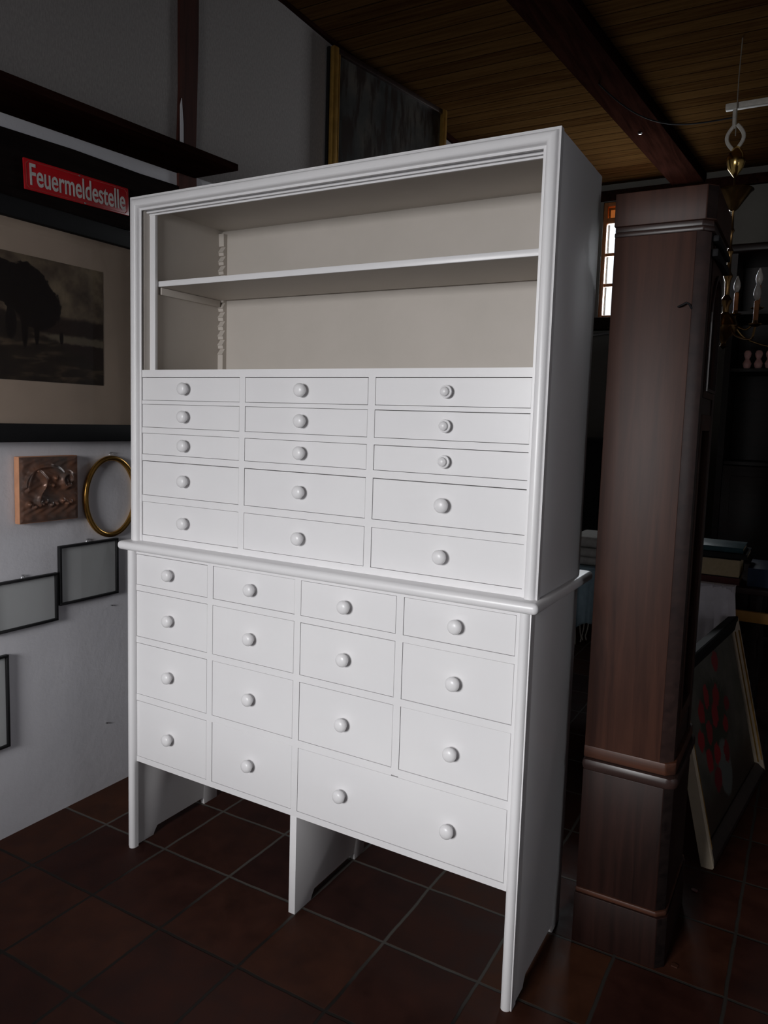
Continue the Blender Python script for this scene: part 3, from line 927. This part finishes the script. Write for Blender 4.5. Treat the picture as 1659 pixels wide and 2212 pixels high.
def ring_prism(b, outer, inner, axis, a, c):
    n_ = len(outer)
    for i in range(n_):
        j = (i + 1) % n_
        b.prism([outer[i], outer[j], inner[j], inner[i]], axis, a, c)


yc = (FYa + FYb) / 2; hwd = (FYb - FYa) / 2
ai = arch_outline(yc, hwd - 0.028, 1.625, 1.80, 0.125)
ao = [(yc - hwd, 1.60), (yc + hwd, 1.60)] + [(yc + hwd * math.cos(PI * i / 16) if abs(math.cos(PI * i / 16)) > .7 else yc + hwd * math.cos(PI * i / 16) * 1.0, 2.02 if 3 < i < 13 else 1.80 + 0.22 * (min(i, 16 - i) / 3.0) ** 1.0 * 1.0 if min(i, 16 - i) < 3 else 2.02) for i in range(17)]
b = MB(); ring_prism(b, ao, ai, 'x', CX1 - 0.006, CXF - 0.012)
dr = b.build('hood_door', OK_, clock, smooth=False)
b = MB()
ai2 = arch_outline(yc, hwd - 0.028, 1.625, 1.80, 0.125); ao2 = arch_outline(yc, hwd - 0.018, 1.617, 1.80, 0.136)
ring_prism(b, ao2, ai2, 'x', CXF - 0.012, CXF - 0.005); b.build('arch_moulding', M['oak_dark'], dr, smooth=False)
b = MB(); b.prism(ai, 'x', CX1 + 0.004, CX1 + 0.007); b.build('door_glass', M['doorglass'], dr, smooth=False)
b = MB(); b.box((CX1 - 0.006, FYa, 0.68), (CXF - 0.012, FYa + 0.03, 1.555), 0.002); b.box((CX1 - 0.006, FYb - 0.03, 0.68), (CXF - 0.012, FYb, 1.555), 0.002)
b.box((CX1 - 0.006, FYa + 0.03, 1.51), (CXF - 0.012, FYb - 0.03, 1.555), 0.002); b.box((CX1 - 0.006, FYa + 0.03, 0.68), (CXF - 0.012, FYb - 0.03, 0.72), 0.002)
dr2 = b.build('trunk_door', OK_, clock)
b = MB(); b.box((CX1 + 0.000, FYa + 0.03, 0.72), (CX1 + 0.004, FYb - 0.03, 1.51)); b.build('door_glass', M['pictureglass'], dr2)
b = MB(); b.box((CX0 + 0.05, CY0 + 0.03, 1.66), (CX0 + 0.056, CY1 - 0.03, 1.96)); b.build('dial_board', M['oak_dark'], clock)
b = MB(); b.lathe([(0.13, 0), (0.13, 0.003), (0, 0.003)], 40, mat=Matrix.Translation((CX0 + 0.056, yc, 1.81)) @ Matrix.Rotation(PI / 2, 4, 'Y'))
b.build('dial', M['brass_dull'], clock)
b = MB(); b.tube([(CX0 + 0.12, yc, 1.78), (CX0 + 0.12, yc - 0.005, 0.98)], 0.003, 8)
b.lathe([(0, -0.008), (0.05, -0.004), (0.055, 0), (0.05, 0.004), (0, 0.008)], 28, mat=Matrix.Translation((CX0 + 0.12, yc - 0.005, 0.93)) @ Matrix.Rotation(PI / 2, 4, 'Y'))
b.build('pendulum', M['brass_dull'], clock)
b = MB(); body(b, 0.006, 2.020, 2.034, bev=0.004); body(b, 0.010, 2.034, 2.048); b.build('hood_moulding', M['oak_dark'], clock)
b = MB(); body(b, 0.003, 2.048, 2.134, bev=0.002); b.build('hood', OKC, clock)
b = MB()   # two dark bars below the cornice on the front
b.box((CXF - 0.014, CY0 + 0.05, 2.0), (CXF + 0.003, CY1 - 0.05, 2.016), 0.003); b.box((CXF - 0.014, CY0 + 0.05, 1.962), (CXF + 0.003, CY1 - 0.05, 1.982), 0.003)
b.build('frieze_bar', M['ebony'], clock)
b = MB(); b.tube([(1.651, CY0 + 0.003, 1.830), (1.653, CY0 - 0.006, 1.829), (1.662, CY0 - 0.010, 1.832), (1.672, CY0 - 0.008, 1.838), (1.679, CY0 - 0.006, 1.834), (1.684, CY0 + 0.002, 1.824)], 0.0026, 8)
b.build('hook', M['black'], clock)

# ------------------------------------------------------------------ still life leaning by the clock
t = NT('tulip_still_life'); g_, x, y, z = t.xyz(False)
n1 = t.noise(g_, 9, 5); n2 = t.noise(t.vscale(g_, (1, 9, 5)), 3.6, 6, 0.7)
bgc = t.ramp(n1, [(0.35, (0.055, 0.055, 0.045)), (0.65, (0.12, 0.115, 0.095))])
low = t.math('SUBTRACT', 1.0, t.smooth(z, 0.12, 0.26))
c = t.mix(low, bgc, (0.045, 0.032, 0.022))


def tb(cy, cz, ry, rz, col, amp=0.35):
    global c
    a = t.math('POWER', t.math('DIVIDE', t.math('SUBTRACT', y, cy), ry), 2.0)
    b_ = t.math('POWER', t.math('DIVIDE', t.math('SUBTRACT', z, cz), rz), 2.0)
    s_ = t.math('ADD', t.math('ADD', a, b_), t.math('MULTIPLY', t.math('SUBTRACT', n2, 0.5), amp * 2))
    c = t.mix(t.math('SUBTRACT', 1.0, t.smooth(s_, 0.8, 1.1)), c, col)


tb(0.40, 0.40, 0.20, 0.15, (0.035, 0.045, 0.03), 0.9)
tb(0.44, 0.20, 0.09, 0.11, (0.13, 0.145, 0.135))
rr = random.Random(11)
for (cy_, cz_) in ((0.55, 0.64), (0.25, 0.53), (0.36, 0.56), (0.50, 0.50), (0.62, 0.47), (0.20, 0.45), (0.31, 0.42), (0.43, 0.44), (0.55, 0.40), (0.26, 0.32), (0.38, 0.34), (0.50, 0.31), (0.34, 0.25)):
    tb(cy_ + rr.uniform(-.02, .02), cz_ - 0.05 + rr.uniform(-.02, .02), rr.uniform(0.03, 0.05), rr.uniform(0.03, 0.05), (0.16 + 0.16 * rr.random(), 0.014, 0.02), 1.7)
M['tulips'] = t.fin(c, 0.45, 0, 0.4)
TP = thing('still_life_painting', 'red tulip still life in a cream frame leaning low behind the clock', 'painting')
# frame local axes: y along the bottom, z up the leaning picture, x its front
P1 = Vector((1.797, 0.955, 0.004)); by = Vector((0.112, 0.94, 0)).normalized()
fx = Vector((by.y, -by.x, 0)); tilt = math.radians(13.5)
uz = (Vector((0, 0, 1)) * math.cos(tilt) - fx * math.sin(tilt)); ux = by.cross(uz)
TP.matrix_basis = Matrix(((ux.x, by.x, uz.x, P1.x), (ux.y, by.y, uz.y, P1.y), (ux.z, by.z, uz.z, P1.z), (0, 0, 0, 1)))
TWd, TH = 0.945, 0.70


def part(b, name, mat, parent, smooth=True):
    o_ = b.build(name, mat, None, smooth); o_.parent = parent; return o_


def moulding(w, W_, H_, ks):
    """one mitred side of the frame"""
    pr_ = [(0, -0.042), (0, -0.004), (0.004, 0), (0.018, 0), (0.024, -0.005), (w - 0.008, -0.012), (w, -0.020), (w, -0.042)]
    cs = ((0, 0, 1, 1), (W_, 0, -1, 1), (W_, H_, -1, -1), (0, H_, 1, -1))
    t_ = bmesh.new(); rings = []
    for k in (ks, (ks + 1) % 4):
        a_, c_, sa, sc = cs[k]
        rings.append([t_.verts.new((q[1], a_ + sa * q[0], c_ + sc * q[0])) for q in pr_])
    A, B = rings
    for i in range(len(pr_)):
        j = (i + 1) % len(pr_); t_.faces.new((A[i], B[i], B[j], A[j]))
    t_.faces.new(A); t_.faces.new(B)
    bmesh.ops.recalc_face_normals(t_, faces=t_.faces)
    b = MB(); b.merge(t_); return b


for ks, nm_, mt in ((0, 'rail', 'oak_dark'), (1, 'stile', 'cream'), (2, 'rail', 'ebony'), (3, 'stile', 'cream')):  # shade on both rails is put into their colour, stiles stay cream
    part(moulding(0.06, TWd, TH, ks), nm_, M[mt], TP)
for yy_ in (0.020, 0.050, TWd - 0.024, TWd - 0.054):
    b = MB(); xx_ = 0.0 if (yy_ < 0.03 or yy_ > TWd - 0.03) else -0.010
    b.box((xx_ - 0.008, yy_, 0.06), (xx_ + 0.001, yy_ + 0.004, TH - 0.06)); part(b, 'gilt_line', M['gilt'], TP)
b = MB(); b.box((-0.030, 0.055, 0.055), (-0.0255, TWd - 0.055, TH - 0.055)); part(b, 'canvas', M['tulips'], TP)
b = MB(); b.box((-0.044, 0.004, 0.004), (-0.042, TWd - 0.004, TH - 0.004)); part(b, 'backing', M['oak_dark'], TP)

# ------------------------------------------------------------------ table with books and textiles behind
TB = thing('long_table', 'long blackish wooden table standing behind the clock', 'table', (1.35, 2.25, 0))
TX0, TX1, TY0, TY1, TZ = 0.72, 1.87, 1.97, 2.67, 0.805
b = MB(); b.box((TX0, TY0, TZ - 0.03), (TX1, TY1, TZ), 0.006); b.build('tabletop', M['oak_dark'], TB)
b = MB(); b.box((TX0 + 0.07, TY0 + 0.05, TZ - 0.13), (TX1 - 0.07, TY0 + 0.07, TZ - 0.03)); b.box((TX0 + 0.07, TY1 - 0.07, TZ - 0.13), (TX1 - 0.07, TY1 - 0.05, TZ - 0.03))
b.box((TX0 + 0.05, TY0 + 0.07, TZ - 0.13), (TX0 + 0.07, TY1 - 0.07, TZ - 0.03)); b.box((TX1 - 0.07, TY0 + 0.07, TZ - 0.13), (TX1 - 0.05, TY1 - 0.07, TZ - 0.03))
b.build('apron', M['mahog'], TB)
b = MB(); b.box((TX0 + 0.04, TY0 + 0.002, 0.648), (TX1, TY0 + 0.024, 0.698), 0.004)
o = b.build('lower_rail', M['ochre'], TB); o['label'] = 'ochre yellow wooden rail'
for lx in (TX0 + 0.07, TX1 - 0.07):
    for ly in (TY0 + 0.07, TY1 - 0.07):
        b = MB(); b.lathe([(0.022, 0), (0.026, 0.05), (0.02, 0.10), (0.034, 0.35), (0.022, 0.55), (0.032, 0.60), (0.034, TZ - 0.035)], 16, mat=Matrix.Translation((lx, ly, 0)))
        b.build('leg', M['mahog'], TB)


def book(label, x0, x1, y0, y1, z0, z1, cover, rot=0.0, spine=False):
    y0 += 0.05; y1 += 0.05
    bk = thing('book', label, 'book', ((x0 + x1) / 2, (y0 + y1) / 2, z0), 'books lying on the table behind the clock')
    c_ = 0.0035; b = MB()
    b.box((x0, y0, z0), (x1, y1, z0 + c_), 0.001); b.box((x0, y0, z1 - c_), (x1, y1, z1), 0.001); b.box((x0, y0 if spine else y1 - c_, z0 + c_), (x1, y0 + c_ if spine else y1, z1 - c_))
    b.build('cover', cover, bk)
    MB().box((x0 + 0.004, y0 + 0.004, z0 + c_), (x1 - 0.004, y1 - 0.004, z1 - c_)).build('page_block', M['paper'], bk)
    bk.rotation_euler = (0, 0, rot)
    return bk


Z0 = TZ + 0.0005
book('thin dark red book at the bottom of the stack, behind the clock', 1.44, 1.735, 1.935, 2.15, Z0, Z0 + 0.035, M['redbook'], spine=True)
book('thick book showing its cream page block, on the thin dark red book', 1.40, 1.735, 1.932, 2.16, Z0 + 0.036, Z0 + 0.122, M['mahog'])
book('large thin black book lying on the thick cream-paged one', 1.38, 1.76, 1.94, 2.20, Z0 + 0.123, Z0 + 0.147, M['black'], spine=True)
book('dark teal book on top of the stack behind the clock', 1.42, 1.74, 1.96, 2.2, Z0 + 0.148, Z0 + 0.172, M['tealbook'], spine=True)
book('dark blue book lying alone at the right end of the table', 1.765, 1.865, 1.97, 2.25, Z0, Z0 + 0.085, M['bluebook'], spine=True)


def folded(label, x0, x1, y0, y1, z0, z1, mat, n_=3):
    y0 += 0.05; y1 += 0.05
    b = MB(); h = (z1 - z0) / n_
    for k in range(n_):
        b.box((x0 + 0.006 * (k % 2), y0 + 0.004 * ((k + 1) % 2), z0 + k * h), (x1 - 0.004 * (k % 2), y1, z0 + (k + 1) * h), h * 0.42, 4)
    return tag(b.build('folded_blanket', mat), label, 'blanket', 'folded blankets on the table behind the cabinet')


folded('lower grey folded blanket seen between the white cabinet and the clock', 0.90, 1.36, 1.96, 2.3, Z0 + 0.004, Z0 + 0.092, M['cloth_grey'], 2)
folded('top grey folded blanket of the pile behind the white cabinet', 0.92, 1.33, 1.97, 2.28, Z0 + 0.093, Z0 + 0.148, M['cloth_grey'], 1)


def shawl(u, v):
    xx = 0.88 + u * 0.36
    fold = 0.010 * math.sin(u * 26) + 0.005 * math.sin(u * 61 + 1)
    L = 0.10 + 0.345 * 1.0
    s = v * L
    if s < 0.06: return (xx, TY0 + 0.052 - s, TZ + 0.0035)
    drop = s - 0.06
    hem = 1 + 0.10 * math.sin(u * 9)
    return (xx, TY0 - 0.013 - abs(fold) * min(1, drop / 0.15), TZ + 0.0035 - drop * hem * 0.80)


SHW = thing('fringed_shawl', 'pale blue grey shawl with a fringe hanging off the table behind the cabinet', 'shawl', (1.06, TY0 - 0.02, 0.5))
b = MB(); b.grid(shawl, 60, 24)
o = b.build('shawl_cloth', M['cloth_blue'], SHW)
sm = o.modifiers.new('thickness', 'SOLIDIFY'); sm.thickness = 0.004; sm.offset = 0
b = MB()
for k in range(16):
    u = 0.03 + k * 0.062
    p = Vector(shawl(u, 1.0)); rr_ = random.Random(k)
    a_ = rr_.uniform(-0.02, 0.02)
    b.tube([p, p + Vector((a_ * .3, 0.0, -0.03)), p + Vector((a_, -0.004, -0.065)), p + Vector((a_ * .6, 0.002, -0.085))], [0.003, 0.0035, 0.003, 0.004], 6)
b.build('fringe', M['fringe'], SHW)


def sheet(u, v):
    xx = 1.40 + u * 0.325
    fold = 0.014 * math.sin(u * 13 + 0.6) + 0.007 * math.sin(u * 29)
    hemd = 0.50 - 0.40 * max(0.0, (u - 0.35) / 0.65) ** 0.9 if u > 0.35 else 0.50
    edge = (1 - min(1, (1 - u) / 0.16)) ** 2 * 0.035
    s = v * (hemd + 0.04)
    if s < 0.04: return (xx, TY0 + 0.006 - s * 1.2, TZ + 0.005)
    d_ = s - 0.04
    return (xx + 0.012 * math.sin(d_ * 9), TY0 - 0.022 - abs(fold) * 0.8 * min(1, d_ / 0.12) - 0.012 * math.sin(min(1, d_ / 0.3) * PI / 2), TZ - d_ - edge)


b = MB(); b.grid(sheet, 50, 30)
o = b.build('draped_sheet', M['cloth_white'])
sm = o.modifiers.new('thickness', 'SOLIDIFY'); sm.thickness = 0.004; sm.offset = 0
tag(o, 'white linen sheet hanging off the table edge right behind the clock', 'cloth')

# ------------------------------------------------------------------ furniture along the back wall
WR = thing('display_wardrobe', 'tall nearly black display wardrobe against the back wall at the right', 'wardrobe', (2.0, 4.3, 0))
wx0, wx1, wy0, wy1, wz = 1.385, 2.75, 4.05, 4.60, 2.80
b = MB(); b.box((wx0, wy0, 0.08), (wx0 + 0.04, wy1, wz - 0.06)); b.box((wx1 - 0.04, wy0, 0.08), (wx1, wy1, wz - 0.06))
b.box((wx0 + 0.04, wy1 - 0.02, 0.08), (wx1 - 0.04, wy1, wz - 0.06)); b.build('carcase', M['mahog'], WR)
b = MB(); b.box((wx0 - 0.03, wy0 - 0.04, wz - 0.06), (wx1 + 0.03, wy1, wz), 0.015, 3); b.build('cornice', M['mahog'], WR)
b = MB(); b.box((wx0 - 0.01, wy0 - 0.015, 0), (wx1 + 0.01, wy1, 0.08), 0.006); b.build('plinth', M['mahog'], WR)
for zz2 in (1.30, 1.955, 2.35):
    b = MB(); b.box((wx0 + 0.04, wy0 + 0.03, zz2 - 0.022), (wx1 - 0.04, wy1 - 0.02, zz2)); b.build('shelf', M['mahog'], WR)
for k in range(3):
    a = wx0 + 0.04 + k * (wx1 - wx0 - 0.08) / 3; c_ = a + (wx1 - wx0 - 0.08) / 3
    b = MB(); b.box((a + 0.003, wy0 + 0.002, 0.09), (c_ - 0.003, wy0 + 0.022, 1.27), 0.003); b.box((a + 0.06, wy0 - 0.004, 0.16), (c_ - 0.06, wy0 + 0.004, 1.20), 0.003)
    d = b.build('door', M['mahog'], WR)
    b = MB(); b.lathe([(0.006, 0), (0.006, 0.012), (0.012, 0.018), (0.009, 0.028), (0, 0.03)], 14, mat=Matrix.Translation((c_ - 0.035, wy0 + 0.002, 0.75)) @ KR); b.build('handle', M['brass_dull'], d)

vases = []
for i, (vx, vy) in enumerate(((1.528, 4.12), (1.600, 4.12), (1.668, 4.12))):
    b = MB(); b.lathe([(0.016, 0), (0.024, 0.012), (0.029, 0.035), (0.020, 0.055), (0.014, 0.068), (0.022, 0.085), (0.025, 0.105), (0.018, 0.122), (0.012, 0.126), (0, 0.126)], 20)
    o = b.build('vase', M['pink']); o.location = (vx, vy, 1.9555)
    tag(o, ('pink gourd-shaped vase nearest the clock, leftmost of the three', 'pink gourd-shaped vase in the middle of the three', 'pink gourd-shaped vase farthest right, partly at the photo edge')[i], 'vase', 'pink vases in the dark wardrobe')

CB = thing('low_cupboard', 'black cupboard under the bright window, glimpsed between cabinet and clock', 'cupboard', (0.5, 4.2, 0))
b = MB(); b.box((0.0, 4.02, 0.06), (1.15, 4.58, 1.40), 0.005); b.build('body', M['ebony'], CB)
b = MB(); b.box((-0.02, 4.0, 1.40), (1.17, 4.58, 1.425), 0.006); b.build('top', M['ebony'], CB)
b = MB(); b.box((0.02, 4.04, 0), (1.13, 4.56, 0.06)); b.build('plinth', M['ebony'], CB)
for k in range(2):
    b = MB(); b.box((0.02 + k * 0.56, 4.012, 0.10), (0.57 + k * 0.56, 4.02, 1.37), 0.002); b.build('door', M['ebony'], CB)
b = MB(); b.box((0.25, 4.53, 2.315), (1.66, 4.69, 2.412), 0.006)
o = b.build('trim_7', M['blackbeam']); struct(o)
b = MB(); b.box((0.20, 4.60, 3.365), (1.70, 4.66, 3.44), 0.006); struct(b.build('trim_8', M['beam']))
b = MB(); b.tube([(0.28, 4.60, 2.275), (0.45, 4.52, 2.28), (0.47, 4.50, 2.262)], 0.010, 8)
tag(b.build('curtain_rod', M['steel']), 'short dull metal rod below the window sill beside the clock', 'rod')

# ------------------------------------------------------------------ chandelier
CHX, CHY = 1.512, 2.58
CH = thing('chandelier', 'dark brass chandelier with candle bulbs hanging right of the clock', 'chandelier', (CHX, CHY, 3.1))
b = MB(); b.tube([(CHX, CHY, ZC), (CHX - 0.004, CHY, 3.3), (CHX, CHY, 3.02)], 0.0028, 6); b.build('cord', M['rope'], CH)
b = MB()
for s in (-1, 1):
    b.tube([(CHX + s * (0.006 + 0.034 * math.sin(PI * i / 14)), CHY, 3.075 - 0.125 * i / 14) for i in range(15)], 0.0095, 8)
b.tube([(CHX - .012, CHY, 3.15), (CHX - 0.01, CHY, 3.06)], 0.009, 8)
b.build('pulley_loop', M['batten'], CH)
b = MB(); b.lathe([(0.004, 0.11), (0.022, 0.095), (0.042, 0.06), (0.046, 0.03), (0.036, -0.005), (0.018, -0.03), (0.008, -0.045), (0.0, -0.05)], 28, mat=Matrix.Translation((CHX + 0.012, CHY, 2.86)))
b.build('counterweight', M['brass'], CH)
b = MB(); b.tube([(CHX + 0.012, CHY, 2.82), (CHX + 0.012, CHY, 2.72)], 0.005, 8)
b.lathe([(0.012, -0.07), (0.024, -0.06), (0.045, -0.03), (0.082, 0.022), (0.094, 0.03), (0.091, 0.034), (0.078, 0.026), (0.0, 0.03)], 32, mat=Matrix.Translation((CHX + 0.015, CHY, 2.715)))
b.build('smoke_cone', M['brass_dull'], CH)
b = MB()
pr = [(0.006, 2.66), (0.012, 2.655), (0.006, 2.64), (0.009, 2.56), (0.015, 2.545), (0.007, 2.53), (0.008, 2.46), (0.018, 2.44), (0.011, 2.42), (0.011, 2.34), (0.024, 2.315), (0.014, 2.29), (0.012, 2.22), (0.03, 2.19), (0.016, 2.16), (0.016, 2.13), (0.05, 2.10), (0.066, 2.06), (0.052, 2.02), (0.02, 1.99), (0.012, 1.97), (0.018, 1.955), (0.0, 1.94)]
b.lathe(pr[::-1], 24, mat=Matrix.Translation((CHX + 0.016, CHY, 0)))
b.build('stem', M['brass_dull'], CH)
for k in range(8):
    a = math.radians(-12 + 45 * k)
    R_ = 0.30 if k % 2 else 0.155
    zz2 = 2.02 if k % 2 else 2.13
    dx, dy = math.cos(a), math.sin(a)
    P_ = [(0.02, 2.10), (0.35 * R_, 2.0 if R_ > .2 else 2.06), (0.7 * R_, 1.97 if R_ > .2 else 2.03), (0.95 * R_, zz2 - 0.06), (R_, zz2)]
    # smooth the arm
    Q = []
    for i in range(len(P_) - 1):
        for s in range(5):
            tt = s / 5; Q.append((P_[i][0] * (1 - tt) + P_[i + 1][0] * tt, P_[i][1] * (1 - tt) + P_[i + 1][1] * tt))
    Q.append(P_[-1])
    for _ in range(3):
        Q = [Q[0]] + [((Q[i - 1][0] + 2 * Q[i][0] + Q[i + 1][0]) / 4, (Q[i - 1][1] + 2 * Q[i][1] + Q[i + 1][1]) / 4) for i in range(1, len(Q) - 1)] + [Q[-1]]
    b = MB(); b.tube([(CHX + 0.016 + dx * q[0], CHY + dy * q[0], q[1]) for q in Q], 0.0055, 8)
    ex_, ey_ = CHX + 0.016 + dx * R_, CHY + dy * R_
    b.lathe([(0.0, 0), (0.010, 0.0), (0.030, 0.010), (0.032, 0.014), (0.014, 0.013), (0.012, 0.030), (0.0, 0.030)], 20, mat=Matrix.Translation((ex_, ey_, zz2)))
    arm = b.build('arm', M['brass_dull'], CH)
    MB().lathe([(0.0115, 0), (0.0115, 0.095), (0.006, 0.10), (0, 0.10)], 16, mat=Matrix.Translation((ex_, ey_, zz2 + 0.026))).build('candle', M['candle'], arm)
    MB().lathe([(0.007, 0), (0.014, 0.012), (0.018, 0.030), (0.016, 0.048), (0.009, 0.068), (0.003, 0.084), (0, 0.086)], 18, mat=Matrix.Translation((ex_, ey_, zz2 + 0.127))).build('bulb', M['bulb'], arm)

# pale batten under the ceiling and the slack cable
b = MB(); b.box((1.452, 2.60, 3.165), (2.35, 2.635, 3.195), 0.004); b.box((2.30, 2.602, 3.19), (2.32, 2.633, ZC))
tag(b.build('lamp_batten', M['batten']), 'pale batten hanging under the ceiling just behind the chandelier cord', 'batten')
b = MB(); pts = []
A_, B_ = Vector((0.715, 2.60, ZC - 0.004)), Vector((1.505, 2.60, 3.12))
for i in range(25):
    s = i / 24; p = A_.lerp(B_, s); p.z -= 0.17 * math.sin(PI * s) * (1 - 0.3 * s); pts.append(p)
b.tube(pts, 0.004, 6)
tag(b.build('slack_cable', M['ebony']), 'thin black cable sagging from the ceiling boards to the chandelier', 'cable')
b = MB(); b.tube([(0.862, 3.40, 3.41), (0.84, 3.40, 3.405), (0.835, 3.40, 3.42)], 0.004, 6); b.lathe([(0.008, 0), (0.01, 0.004), (0, 0.01)], 12, mat=Matrix.Translation((0.85, 3.40, 3.402)))
tag(b.build('ceiling_hook', M['steel']), 'small shiny hook on the side of the dark ceiling beam', 'hook')

# scraps on the floor by the clock
for i, (sx, sy, lb, mt) in enumerate(((1.755, 0.40, 'small brownish scrap on the floor at the clock foot', M['oak_worn']), (1.755, 0.80, 'tiny reddish scrap on the floor behind the clock', M['redbook']))):
    b = MB(); b.prism([(-0.008, -0.006), (0.009, -0.008), (0.011, 0.004), (0.0, 0.009), (-0.010, 0.005)], 'z', 0.0, 0.003)
    o = b.build('paper_scrap', mt, smooth=False); o.location = (sx, sy, 0.0003)
    tag(o, lb, 'scrap')

# ------------------------------------------------------------------ unseen table added behind the camera to shade floor and lower cabinet front
DT = thing('shade_table', 'unseen long dark table added behind the camera to shade the lower cabinet front', 'table', (1.2, -2.58, 0))
b = MB(); b.box((-0.25, -2.95, 0.88), (2.9, -2.20, 0.92), 0.006); b.build('tabletop', M['mahog'], DT)
b = MB()
b.box((-0.2, -2.90, 0.05), (2.85, -2.87, 0.88)); b.build('panel', M['mahog'], DT)
b = MB(); b.box((-0.2, -2.28, 0.05), (2.85, -2.25, 0.88)); b.build('panel', M['mahog'], DT)
for lx in (-0.19, 2.76):
    b = MB(); b.box((lx, -2.87, 0), (lx + 0.08, -2.28, 0.88), 0.004); b.build('leg', M['mahog'], DT)
